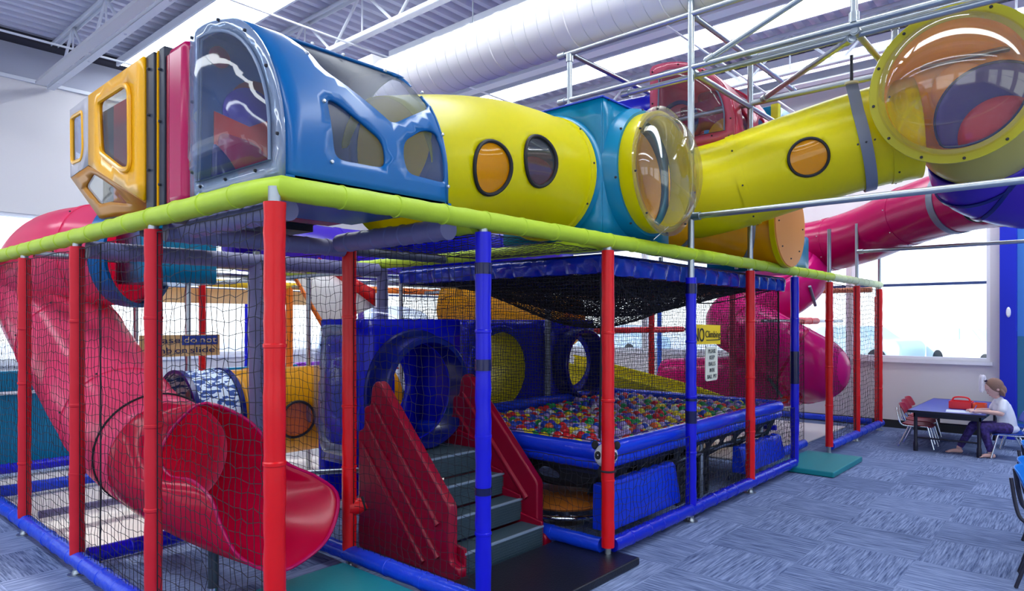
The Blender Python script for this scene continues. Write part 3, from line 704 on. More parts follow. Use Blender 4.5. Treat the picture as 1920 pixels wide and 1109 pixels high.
def vis(c):
    d = Vector(c[:3]) - CAM; q = d.dot(fw); px = 960 + 1267 * d.dot(rt) / q
    hid = (c[1] < RY0 + .27) or (px < 925)
    return (1 if hid else 0, q)
cells.sort(key=vis)
bmats = [mat(n_ + '_ball_plastic', c, .25, coat=.3) for n_, c in BC]; bmesh_ = []
for k, (n_, c) in enumerate(BC):
    o = blob((0, 0, 0), .041, 18, 12).build('pit_ball', bmats[k], label='tmp', cat='ball'); bmesh_.append(o.data); bpy.data.objects.remove(o)
for x, y, z, k in cells[:300]:
    o = bpy.data.objects.new('pit_ball', bmesh_[k]); col.objects.link(o); o.location = (x, y, z - .041)
    tag(o, '%s plastic ball lying among the mixed balls in the pit' % BC[k][0], 'ball', '%s balls in the ball pit' % BC[k][0])
me_v = []; me_f = []; me_m = []
for x, y, z, k in cells[300:]:
    b_ = MB().ball((x, y, z), .041, seg=12, rings=8); o = len(me_v); me_v += b_.v; me_f += [tuple(i + o for i in f) for f in b_.f]; me_m += [k] * len(b_.f)
me = bpy.data.meshes.new('pit_balls'); me.from_pydata(me_v, [], me_f); [me.materials.append(q) for q in bmats]
me.polygons.foreach_set('material_index', me_m); me.shade_smooth(); o = bpy.data.objects.new('pit_balls', me); col.objects.link(o)
tag(o, 'layer of mixed coloured plastic balls filling the rest of the pit', 'balls', kind='stuff')
# pads and odds under the pit
PADV = mat('pad_vinyl', rgb(14, 50, 200), .25, bump=.35, bscale=12, coat=.4)
def leanpad(x0, x1, z1, lb):
    e = empty('leaning_pad', ((x0 + x1) / 2, .1, .14), lb, 'pad'); m = MB(); n = 24; vs = []; fs = []
    P = [(0.0, .15), (.0, .165), (.05, z1 - .015), (.065, z1), (.13, z1), (.135, .15)]
    for i in range(n + 1):
        x = x0 + (x1 - x0) * i / n
        for y, z in P: vs.append((x, .075 + y + .0025 * math.sin(i * 2.1), z + (.006 * math.sin(i * 1.7) if z > .2 else 0)))
    k = len(P)
    for i in range(n):
        for j in range(k): fs.append((i * k + j, i * k + (j + 1) % k, (i + 1) * k + (j + 1) % k, (i + 1) * k + j))
    fs += [tuple(range(k)), tuple(n * k + q for q in range(k))]
    m.add(vs, fs).build('cover', PADV, e, bevel=.006)
    MB().tube([(x0 + .01, .074, .18), (x0 + .015, .12, z1 - .02), (x1 - .01, .12, z1 - .02), (x1 - .005, .074, .18)], .004, 6).build('piping', PADV, e)
leanpad(2.56, 3.62, .47, 'blue vinyl pad leaning under the pit behind the panda post')
leanpad(4.95, 6.02, .40, 'blue vinyl pad leaning under the far end of the pit')
e = empty('black_crate', (4.3, .5, 0), 'black perforated crate standing under the ball pit', 'crate')
hs = []
for i in range(10):
    for j in range(4): hs.append(circ(.06 + i * .055, .07 + j * .08, .011, 8))
MB().sheet(rect(0, .62, 0, .36), hs, .08, lambda u, v: (4.0 + u, .30, .02 + v)).build('front', mat('black_crate_plastic', (.01, .01, .014), .35), e, solid=.01)
m = MB(); m.bx(4.0, 4.02, .31, .8, .02, .38); m.bx(4.6, 4.62, .31, .8, .02, .38); m.bx(4.0, 4.62, .79, .81, .02, .38); m.bx(4.0, 4.62, .3, .8, .0, .02)
m.build('body', MATS['black_crate_plastic'], e)
for k, (x, y, z, an) in enumerate(((4.75, .5, .36, .3), (4.6, .9, .33, -.4))):
    MB().box((x, y, z - .1), (.34, .05, .04), Matrix.Rotation(an, 3, 'Y')).build('loose_board', mat('pale_wood', rgb(190, 175, 180), .6), label='pale short board tilted under the pit, %s' % ('near one', 'back one')[k], cat='board', bevel=.004)
e = empty('spinner_disc', (2.95, .75, .02), 'low round orange brown disc seat under the ball pit', 'disc')
MB().lathe((2.95, .75, 0), (0, 0, 1), [(.001, .26), (.25, .255), (.36, .235), (.385, .21), (.36, .19), (.001, .19)], 48).build('disc', mat('orange_brown_vinyl', rgb(196, 112, 40), .4), e)
MB().tube([(2.95 + .40 * math.cos(t * PI / 24), .75 + .40 * math.sin(t * PI / 24), .15) for t in range(48)], .017, 12, closed=True).build('steel_ring', CHROME, e)
MB().lathe((2.95, .75, 0), (0, 0, 1), [(.001, .0), (.16, 0), (.16, .02), (.05, .04), (.04, .19)], 28).build('base', GALV, e)
# plush panda tied to the post
e = empty('plush_panda', (2.43, .075, .66), 'small white and black plush panda head squeezed behind the red post', 'plush toy')
PW = mat('white_plush', rgb(205, 208, 214), .95, bump=.8, bscale=120); PB = mat('black_plush', (.02, .02, .024), .95)
c = Vector((2.51, .062, .70))
MB().ball(c, .090, (1, .85, .92), 24, 16).build('head', PW, e)
vd = (CAM - c); vd.z = 0; vd.normalize(); sd = Vector((-vd.y, vd.x, 0))
for s in (-1, 1):
    MB().ball(c + sd * s * .075 + Vector((0, 0, .07)), .030, (1, .7, 1)).build('ear', PB, e)
    MB().ball(c + sd * s * .055 + vd * .072 + Vector((0, 0, .012)), .022, (1, 1, 1.3)).build('eye_patch', PB, e)
    MB().ball(c + sd * s * .055 + vd * .094 + Vector((0, 0, .018)), .006).build('eye', CHROME, e)
MB().ball(c + vd * .085 - Vector((0, 0, .03)), .03, (1, 1, .8)).build('muzzle', PW, e)
MB().ball(c + vd * .113 - Vector((0, 0, .02)), .009).build('nose', PB, e)
MB().ball(c + Vector((.02, .02, -.12)), .055, (1, .9, 1.1)).build('body', PB, e)
MB().tube([(2.44 + .05 * math.cos(t * PI / 12), .0 + .05 * math.sin(t * PI / 12), .615) for t in range(24)], .007, 6, closed=True).build('strap_band', NETM, label='black strap looped around the red post under the panda', cat='strap')

# ---------------------------------------------------------------- mats
def floormat(x0, x1, y0, y1, z, m, lb, b=.012): MB().bx(x0, x1, y0, y1, .003, z).build('floor_mat', m, label=lb, cat='mat', bevel=b, smooth=False)
floormat(1.30, 2.52, -.20, .44, .055, mat('black_mat_vinyl', rgb(22, 24, 34), .35, bump=.2, bscale=90), 'thick black floor mat at the foot of the stairs')
TM = mat('teal_mat_vinyl', rgb(20, 128, 138), .42, bump=.1, bscale=60)
floormat(.42, 1.16, .06, 1.20, .06, TM, 'large teal floor mat beside the near corner post')
floormat(6.02, 7.12, -.42, .2, .06, TM, 'small teal floor mat at the far entrance')
floormat(1.30, 7.2, 2.42, 6.0, .02, CREAM, 'wide cream foam mat in the middle of the structure', .003)
floormat(.08, 1.14, 2.55, 6.0, .02, CREAM, 'cream foam mat under the top of the pink slide', .003)
floormat(6.2, 9.7, .45, 5.9, .02, CREAM, 'cream foam mat under the spiral slide', .003)

# ---------------------------------------------------------------- stairs
e = empty('climbing_stairs', (1.95, .95, 0), 'maroon plastic stairs with grey treads leading to the blue tunnel box', 'stairs')
SP = rpoly([(1.51, 0.004), (1.51, .84), (1.445, .86), (1.44, 1.02), (1.37, 1.03), (1.35, 1.17), (1.30, 1.21), (1.25, 1.19), (.56, .46), (.56, .11), (.48, .09), (.48, .004)], .03, 4)
for x in (1.50, 2.37):
    MB().prism(SP, lambda u, v, t: (t, u, v), x, x + .075).build('side_panel', MAROON, e, bevel=.012)
    for k, (a, b_) in enumerate((((1.33, 1.06), (.66, .33)), ((1.42, .93), (.66, .12)), ((1.46, .76), (.80, .06)))):
        s = x - .002 if x < 2 else x + .002
        MB().tube([(s, a[0], a[1]), (s, a[0] * .95 + b_[0] * .05, a[1] * .95 + b_[1] * .05), (s, b_[0], b_[1])], [.006, .016, .024], 14).build('rib', MAROON, e)
TRD = mat('grey_ribbed_tread', rgb(48, 68, 80), .6, bump=.5, bscale=160)
for k, (y, z) in enumerate(((.50, .16), (.70, .32), (.88, .48), (1.08, .64))):
    y2 = (.70, .88, 1.08, 1.52)[k]
    m = MB(); m.bx(1.578, 2.368, y, y2 - .002, z - .16 + .006, z); so_ = m.build('step', TRD, e, bevel=.012)
    r_ = MB(); q = 0
    while q < 7: r_.bx(1.59, 2.36, y - .004, y, z - .145 + q * .018, z - .139 + q * .018); q += 1
    r_.build('riser_grooves', TRD, so_, smooth=False)
    MB().bx(1.578, 2.368, y - .006, y + .016, z - .010, z + .004).build('nosing', mat('pale_nosing', rgb(120, 138, 160), .4), so_, bevel=.003)
for s in (1.585, 2.358):
    pl = [(1.52, .004), (1.52, .8), (1.08, .70), (1.08, .54), (.88, .50), (.88, .38), (.70, .35), (.70, .22), (.5, .19), (.5, .004)]
    MB().prism(pl, lambda u, v, t: (t, u, v), s - .012, s + .012).build('inner_lining', MAROON, e, bevel=.006)

# ---------------------------------------------------------------- tunnel boxes at floor level
def ring_h(nm, c, ax, r0, r1, d, m, par, seg=48):   # hollow ring / short tube
    return MB().lathe(c, ax, [(r0, 0), (r1, 0), (r1 + .012, .01), (r1 + .012, d - .01), (r1, d), (r0, d), (r0, 0)], seg).build(nm, m, par)
def cubebox(nm, x0, x1, y0, y1, z0, z1, m, lb, holes):   # holes: dict face -> (cu, cz, r)
    e = empty(nm, ((x0 + x1) / 2, (y0 + y1) / 2, z0), lb, 'tunnel box')
    F = {'-y': (x0, x1, lambda u, v: (u, y0, v)), '+y': (x0, x1, lambda u, v: (u, y1, v)), '-x': (y0, y1, lambda u, v: (x0, u, v)), '+x': (y0, y1, lambda u, v: (x1, u, v))}
    for k, (a, b_, fn) in F.items():
        MB().sheet(rect(a, b_, z0, z1), [circ(*holes[k])] if k in holes else [], .12, fn).build('wall_panel', m, e, solid=.02, offset=0)
    for z in (z0, z1): MB().bx(x0 - .004, x1 + .004, y0 - .004, y1 + .004, z - .012, z + .012).build('top_panel' if z == z1 else 'bottom_panel', m, e, bevel=.01)
    return e
B1 = cubebox('tunnel_box', 1.56, 2.56, 1.56, 2.06, .56, 1.63, ROYAL, 'royal blue tunnel box with round hole above the stairs', {'-y': (2.06, 1.08, .38), '+y': (2.06, 1.08, .34), '-x': (1.81, 1.08, .19)})
ring_h('round_collar', (2.06, 1.56, 1.08), (0, -1, 0), .385, .42, .20, NAVY, B1)
ring_h('collar_flange', (2.06, 1.56, 1.08), (0, -1, 0), .42, .47, .03, NAVY, B1)
MB().bx(1.95, 2.75, 2.62, 2.74, .02, 1.12).build('blue_pad', ROYAL, label='bright blue pad seen through the near tunnel box', cat='pad', bevel=.04)
MB().prism([(2.2, 1.14), (3.0, 1.14), (2.35, 1.62)], lambda u, v, t: (u, t, v), 2.85, 2.95).build('red_wedge', REDV, label='red wedge panel seen through the top of the near tunnel box', cat='panel', bevel=.02)
for t in range(8):
    a = PI * t / 4 + .3; p = Vector((2.06 + .445 * math.cos(a), 1.53, 1.08 + .445 * math.sin(a))); bolts([p], (0, -1, 0), B1)
# clear bubble on the -x side
e = B1
MB().sheet(rpoly([(1.585, .62), (2.05, .62), (2.05, 1.60), (1.585, 1.60)], .10), [rpoly([(1.64, .70), (1.99, .70), (1.99, 1.52), (1.64, 1.52)], .10)], .06, lambda u, v: (1.535, u, v)).build('window_flange', FLANGE, e, solid=.012)
def bub(u, v, cu=1.815, cv=1.11, a=.18, b_=.42):
    q = min(1, ((u - cu) / a) ** 4 + ((v - cv) / b_) ** 4); return (1.53 - .14 * math.sqrt(max(0, 1 - q)), u, v)
MB().sheet(rpoly([(1.64, .70), (1.99, .70), (1.99, 1.52), (1.64, 1.52)], .10), [], .04, bub).build('bubble_window', CLEAR, e)
bolts([(1.528, 1.61, z) for z in (.72, .9, 1.08, 1.26, 1.44)] + [(1.528, 2.02, z) for z in (.72, 1.0, 1.26, 1.44)], (-1, 0, 0), B1)
MB().ball((2.06, 1.81, 1.63), .34, (1, .65, .35), 28, 12).build('roof_bubble', CLEAR, B1)
B2 = cubebox('tunnel_box', 3.62, 4.82, 2.46, 3.3, .62, 1.63, ROYAL, 'royal blue tunnel box with the yellow tube mouth behind the pit', {'-y': (4.02, 1.10, .40), '+y': (4.02, 1.1, .40)})
MB().lathe((4.02, 2.46, 1.10), (0, 1, 0), [(.44, -.05), (.40, -.05), (.395, .02), (.40, .2), (.40, .8)], 48).build('tube_mouth', YEL, B2, solid=.01)
ring_h('round_collar', (4.02, 2.45, 1.10), (0, -1, 0), .405, .47, .06, ROYAL, B2)
B3 = cubebox('tunnel_box', 4.94, 5.85, 2.46, 3.3, .62, 1.63, ROYAL, 'royal blue tunnel box with empty round collar at the pit corner', {'-y': (5.40, 1.10, .38), '+y': (5.40, 1.10, .38), '+x': (2.9, 1.1, .35)})
ring_h('round_collar', (5.40, 2.45, 1.10), (0, -1, 0), .385, .42, .22, NAVY, B3)
MB().lathe((5.40, 3.35, 1.10), (0, 1, 0), [(.36, -.1), (.34, .05), (.25, .18), (.12, .25), (.001, .27)], 32).build('clear_end_bubble', CLEAR, B3)
for bx_ in (B1, B2, B3):
    c = bx_.location
for x, y, lb in ((1.7, 1.95, 'left'), (2.42, 1.95, 'right')):
    pole(x, y, 'short steel leg under the %s side of the near tunnel box' % lb, 0, .56, group=None)
for i, x in enumerate((3.8, 4.7, 5.1, 5.7)): pole(x, 2.9, 'short steel leg under the rear tunnel boxes, %s from the left' % ('first', 'second', 'third', 'fourth')[i], 0, .62, group=None)

# ---------------------------------------------------------------- crawl tube helper
def tubeshell(mb, P, r, holes=(), step=.06, seg=None, a0=0, a1=2 * PI):
    P = [Vector(p) for p in P]; F = frames(P); S = [0]
    for a, b_ in zip(P[:-1], P[1:]): S.append(S[-1] + (b_ - a).length)
    rr = r if isinstance(r, (list, tuple)) else [r] * len(P); rm = sum(rr) / len(rr)
    import bisect
    def fn(s, t, dr=0):
        i = min(len(P) - 2, max(0, bisect.bisect_right(S, s) - 1)); k = (s - S[i]) / (S[i + 1] - S[i])
        p = P[i].lerp(P[i + 1], k); n = F[i][1].lerp(F[i + 1][1], k).normalized(); b_ = F[i][2].lerp(F[i + 1][2], k).normalized(); q = rr[i] + (rr[i + 1] - rr[i]) * k + dr
        a = t / rm; return p + (n * math.cos(a) + b_ * math.sin(a)) * q
    if holes:
        mb.sheet(rect(0, S[-1], a0 * rm, a1 * rm), [circ(h[0], h[1] * rm, h[2]) for h in holes], step, fn)
    else:
        n = seg or 44; m_ = len(P); vs = []; fs = []
        for i in range(m_):
            for k in range(n + 1): vs.append(fn(S[i], (a0 + (a1 - a0) * k / n) * rm))
        for i in range(m_ - 1):
            for k in range(n): fs.append((i * (n + 1) + k, i * (n + 1) + k + 1, (i + 1) * (n + 1) + k + 1, (i + 1) * (n + 1) + k))
        mb.add(vs, fs)
    return fn, S[-1], rm
def porthole(par, fn, rm, h, pane, rim=BLACK):
    c = circ(h[0], h[1] * rm, h[2] + .004, 44)
    ro = MB().tube([fn(u, v, .008) for u, v in c], .012, 8, closed=True).build('porthole_rim', rim, par)
    po = MB().sheet(circ(h[0], h[1] * rm, h[2] + .006, 40), [], .05, lambda u, v: fn(u, v, .0)).build('porthole_pane', pane, ro)
def ringat(par, P, i, r, m, nm='joint_ring', w_=.03, th=.014):
    F = frames([Vector(p) for p in P]); ax = F[i][0]
    MB().lathe(P[i], ax, [(r - .002, -w_), (r + th, -w_), (r + th, w_), (r - .002, w_)], 48).build(nm, m, par)
    return F[i]
def ringbolts(par, P, i, r, k=8, m=DBOLT, ph=.2):
    F = frames([Vector(p) for p in P]); t, n, b_ = F[i]
    for q in range(k):
        a = 2 * PI * q / k + ph; d = n * math.cos(a) + b_ * math.sin(a); bolts([Vector(P[i]) + d * r], d, par, m)
# tube angle (for an x-running tube: n=+z, b = t x n = -y  -> angle 90deg faces -y)
# 1 yellow tube between the blue dome and the blue cube
e = empty('crawl_tube', (1.8, .57, 2.2), 'fat yellow crawl tube with two round windows between dome and cube', 'crawl tube')
P = [(1.0 + .075 * i, .57, 2.49 + .18 * math.sin(min(1, i / 16) * PI / 2)) for i in range(21)]; rr = [.40 + .035 * math.sin(min(1, i / 16) * PI / 2) for i in range(21)]
HO = [(.46, math.radians(100), .152), (.90, math.radians(93), .150)]
mb = MB(); fn, L, rm = tubeshell(mb, P, rr, HO, .05); mb.build('shell', YEL, e, solid=.008)
porthole(e, fn, rm, HO[0], AMBERC); porthole(e, fn, rm, HO[1], REDC)
MB().lathe((2.46, .57, 2.665), (1, 0, 0), [(.435, -.03), (.452, -.025), (.452, .02), (.437, .025)], 56).build('end_flange', YEL, e)
ringbolts(e, [(2.45, .57, 2.665), (2.5, .57, 2.665)], 0, .45, 10)
m = MB(); m.lathe((2.3, .60, 2.55), (1, 0, 0), [(.26, 0), (.26, .02)], 28, True, True); m.build('interior_disc', MAG, e)
# 2 blue cube with clear bubble port
C1 = cubebox('tunnel_cube', 2.55, 3.49, .12, 1.04, 2.23, 3.19, TEAL, 'big blue plastic cube with a clear bubble port, above the red post', {'-x': (.58, 2.68, .40), '+x': (.58, 2.68, .40), '-y': (3.04, 2.72, .40)})
MB().bx(2.53, 3.51, .10, 1.06, 3.19, 3.203).build('lid_rim', mat('deep_blue_lid', rgb(20, 60, 190), .3), C1, bevel=.004)
MB().lathe((2.55, .58, 2.68), (-1, 0, 0), [(.47, 0), (.46, .03), (.445, .045), (.40, .05)], 48).build('port_boss', TEAL, C1)
bz = (3.04, .12, 2.72)
MB().lathe(bz, (0, -1, 0), [(.50, 0), (.485, .06), (.46, .10), (.42, .10)], 56).build('port_boss', TEAL, C1)
MB().lathe(bz, (0, -1, 0), [(.435, .09), (.44, .10), (.44, .22), (.42, .225), (.415, .05)], 56).build('port_ring', YEL, C1)
MB().lathe(bz, (0, -1, 0), [(.40, .225), (.47, .225), (.47, .24), (.40, .24)], 56).build('bubble_flange', CLEARY, C1)
MB().lathe(bz, (0, -1, 0), [(.405 * math.cos(t * PI / 24), .24 + .20 * math.sin(t * PI / 24)) for t in range(12)] + [(.001, .44)], 56).build('bubble', CLEARY, C1)
MB().lathe((3.04, .3, 2.68), (0, 1, 0), [(.40, -.15), (.40, .30)], 44).build('inner_liner', YOR, C1, solid=.008)
for t in range(9):
    a = 2 * PI * t / 9 + .5; bolts([(3.04 + .45 * math.cos(a), -.12, 2.72 + .45 * math.sin(a))], (0, -1, 0), C1)
for t in range(8):
    a = 2 * PI * t / 8 + .2; bolts([(3.04 + .47 * math.cos(a), .03, 2.72 + .47 * math.sin(a))], (0, -1, 0), C1)
bolts([(2.6 + i * .3, .098, 3.185) for i in range(4)], (0, -1, 0), C1, r=.006)
MB().cyl((2.95, -.06, 2.22), (3.06, -.12, 2.32), .003, 6).build('zip_tie', FRAMEM, C1)
# 3 straight tube after the cube, closed by an orange plate
T2 = empty('crawl_tube', (4.8, .55, 2.2), 'forked yellow tube run: windowed branch rising right, straight branch ending in an orange plate', 'crawl tube')
P = spline([(3.49, .57, 2.66), (4.2, .57, 2.64), (4.95, .55, 2.62), (5.42, .36, 2.61), (5.58, .02, 2.60), (5.59, -.12, 2.60)], 6)
mb = MB(); tubeshell(mb, P, .40); mb.build('shell', AMB, T2, solid=.008)
F = frames([Vector(p) for p in P])[-1]
MB().lathe(P[-1], F[0], [(.39, -.06), (.43, -.05), (.43, 0), (.39, 0)], 48).build('end_flange', YEL, T2)
MB().lathe(P[-1], F[0], [(.42, .0), (.42, .014), (.001, .014)], 48).build('end_plate', mat('orange_plate', rgb(250, 178, 100), .4, trans=.3), T2)
for t in range(8):
    a = 2 * PI * t / 8; bolts([Vector(P[-1]) + F[0] * .016 + (F[1] * math.cos(a) + F[2] * math.sin(a)) * .34], F[0], T2)
for i in (6, 18): ringat(T2, P, i, .40, STRAP, 'support_strap', .03, .012)
for i in (6, 18): MB().cyl(P[i] - Vector((0, 0, .42)), Vector((P[i].x, P[i].y, 2.17)), .02, 12).build('support_pipe', GALV, T2)
# 4 rising tube with window
T1 = T2
CP = [(3.95, .62, 2.72), (4.22, .42, 2.76), (4.40, .02, 2.84), (4.52, -.38, 2.96), (4.66, -.80, 3.08), (4.77, -1.15, 3.16), (4.84, -1.38, 3.19)]
P = spline(CP, 6)
# find angle facing the camera for the window
Fr = frames([Vector(p) for p in P]); S = [0]
for a, b_ in zip(P[:-1], P[1:]): S.append(S[-1] + (b_ - a).length)
iw = 21; d = (CAM - P[iw]); aw = math.atan2(d.dot(Fr[iw][2]), d.dot(Fr[iw][1])) % (2 * PI)
a0 = aw - PI
HO = [(S[iw], aw, .145)]
mb = MB(); fn, L, rm = tubeshell(mb, P, .40, HO, .055, a0=a0, a1=a0 + 2 * PI); mb.build('shell', YEL, T1, solid=.008)
porthole(T1, fn, rm, HO[0], AMBERC)
for i in (5, 14, 31): ringat(T1, P, i, .40, YEL, 'joint_ring', .035, .012); ringbolts(T1, P, i, .412, 8)
# hanger strap
hs_ = [o for o in bpy.data.objects if o.name.startswith('tube_hanger')][0]
i = 27; t_, n_, b_ = Fr[i]; c = P[i]
# vertical bracket in front, loop below
fr_ = Vector((CAM.x - c.x, CAM.y - c.y, 0)).normalized()
loop = []
hd = (fr_ - t_ * fr_.dot(t_)).normalized(); ud = t_.cross(hd); ud = ud if ud.z > 0 else -ud
for k in range(22):
    a = math.radians(20) - math.radians(210) * k / 21; loop.append(c + (hd * math.cos(a) + ud * math.sin(a)) * .418)
loop = [c + hd * .42 + ud * .36] + [c + hd * .42 + ud * .25] + loop
def ribbon(L, wv, w_, th, nm, m, par):
    vs = []; fs = []
    for i in range(len(L)):
        T = (L[min(len(L) - 1, i + 1)] - L[max(0, i - 1)]).normalized(); n = wv.cross(T).normalized()
        for a, b_ in ((-1, -1), (1, -1), (1, 1), (-1, 1)): vs.append(L[i] + wv * (a * w_ / 2) + n * (b_ * th / 2))
    for i in range(len(L) - 1):
        for k in range(4): fs.append((i * 4 + k, i * 4 + (k + 1) % 4, (i + 1) * 4 + (k + 1) % 4, (i + 1) * 4 + k))
    fs += [(0, 1, 2, 3), tuple((len(L) - 1) * 4 + k for k in range(4))]
    return MB().add(vs, fs).build(nm, m, par, angle=50)
ribbon(loop, t_, .085, .012, 'strap', STRAP, hs_)
top = c + hd * .42 + ud * .36
MB().cyl(top, Vector((top.x + .0, top.y, Z1 + .02)), .012, 8).build('hanger_rod', DBOLT, hs_)
MB().lathe(top, (0, 0, 1), [(.001, .012), (.05, .012), (.05, -.004), (.001, -.004)], 18).build('top_plate', mat('cream_washer', rgb(210, 200, 160), .5), hs_)
bolts([c + hd * .43 - ud * .12 + t_ * s for s in (-.06, 0, .06)], hd, hs_)
# 5 junction with huge clear bubble
J = empty('bubble_junction', (4.95, -1.7, 2.7), 'giant clear bubble junction at the upper right with amber inside', 'crawl tube junction')
cj = Vector((4.90, -1.72, 3.20)); cb = Vector((4.22, -1.73, 3.29)); ax = (CAM + Vector((0, .3, .15)) - cb); ax = (Vector((ax.x, ax.y, ax.z * .9))).normalized()
# body: rounded bowl widening toward the bubble flange, amber inside
bowl = [(.20, -.80), (.33, -.76), (.42, -.66), (.455, -.50), (.46, -.30), (.455, -.12), (.46, -.02), (.50, 0)]
MB().lathe(cb, ax, bowl, 64).build('body', mat('golden_translucent', rgb(255, 206, 20), .25, trans=.35, coat=.3), J, solid=.01)
MB().lathe(cb, ax, [(.44, -.005), (.535, -.005), (.54, .008), (.535, .022), (.44, .022)], 72).build('bubble_flange', mat('yellow_translucent_flange', rgb(214, 210, 60), .3, trans=.4, coat=.3), J)
MB().lathe(cb, ax, [(.485 * math.cos(t * PI / 28), .022 + .30 * math.sin(t * PI / 28)) for t in range(14)] + [(.001, .322)], 64).build('bubble', CLEARY, J)
Fj = frames([cb, cb + ax])[0]
for t in range(12):
    a = 2 * PI * t / 12 + .1; bolts([cb + ax * .024 + (Fj[1] * math.cos(a) + Fj[2] * math.sin(a)) * .512], ax, J, r=.011)
MB().lathe(cb, ax, [(.001, -.80), (.12, -.80), (.205, -.798)], 48).build('bowl_back', MATS['golden_translucent'], J, solid=.01)
j1, j2 = Fj[1], Fj[2]
if j2.dot(rt) < 0: j2 = -j2
def lens(cx, cy, r_, lim):
    o = []
    for k in range(56):
        p = Vector((cx + r_ * math.cos(2 * PI * k / 56), cy + r_ * math.sin(2 * PI * k / 56)))
        if p.length > lim: p = p.normalized() * lim
        if not o or (Vector(o[-1]) - p).length > .004: o.append((p.x, p.y))
    return o
def inner(nm, cx, cy, r_, dep, bulge, m): MB().sheet(lens(cx, cy, r_, .437), [], .05, lambda u, v: cb + j2 * u + j1 * v + ax * (-dep + bulge * max(0, 1 - ((u - cx) ** 2 + (v - cy) ** 2) / r_ ** 2))).build(nm, m, J, solid=.008)
inner('purple_throat', .22, -.24, .37, .42, -.10, PURPL); inner('red_throat', .26, -.38, .27, .45, .02, mat('red_throat', rgb(200, 14, 50), .3))
MB().tube([cb + j2 * p[0] + j1 * p[1] - ax * .42 for p in lens(.22, -.24, .375, .435)], .010, 8, closed=True).build('throat_rim', NAVY, J)
es = CAM + (fw + rt * ((1838 - 960) / 1267) + Vector((0, 0, (603 - 240) / 1267))) * 5.72
MB().ball(es, .475, seg=48, rings=30).build('elbow_shell', mat('olive_milky_plastic', rgb(196, 190, 110), .22, trans=.35, coat=.5), J)
T3 = empty('crawl_tube', (6.0, -2.1, 2.5), 'shiny purple crawl tube leaving the giant bubble junction', 'crawl tube')
Pn = spline([es + Vector((.22, .02, -.16)), es + Vector((.42, 0, -.30)), Vector((6.1, -2.0, 2.86)), Vector((6.5, -2.1, 2.90)), Vector((7.0, -2.15, 2.95))], 6)
mb = MB(); tubeshell(mb, Pn, .40); mb.build('shell', PURPL, T3, solid=.012)
for i in (5, 8, 16, len(Pn) - 1): ringat(T3, Pn, i, .40, NAVY, 'joint_ring', .016, .02)
T4 = empty('crawl_tube', (8.0, -1, 2.6), 'long magenta crawl tube in front of the windows', 'crawl tube')
CP = [(7.0, -2.15, 2.97), (7.6, -1.9, 3.04), (8.1, -1.3, 3.08), (8.6, -.6, 3.0), (8.95, -.05, 2.86), (9.15, .5, 2.76), (9.2, 1.1, 2.7)]
P = spline(CP, 6); Fr4 = frames([Vector(p) for p in P]); iw = 9; d = CAM - P[iw]; aw = (math.atan2(d.dot(Fr4[iw][2]), d.dot(Fr4[iw][1])) - .5) % (2 * PI)
S4 = [0]
for a, b_ in zip(P[:-1], P[1:]): S4.append(S4[-1] + (b_ - a).length)
HO = [(S4[iw], aw, .13)]; mb = MB(); fn, L, rm = tubeshell(mb, P, .385, HO, .07, a0=aw - PI, a1=aw + PI); mb.build('shell', MAG, T4, solid=.008)
porthole(T4, fn, rm, HO[0], REDC)
for i in (0, 6, 18, 30): ringat(T4, P, i, .385, MAG, 'joint_ring', .03, .01); ringbolts(T4, P, i, .396, 8, BOLT)
ringat(T4, P, 13, .385, STRAP, 'support_strap', .045, .014)
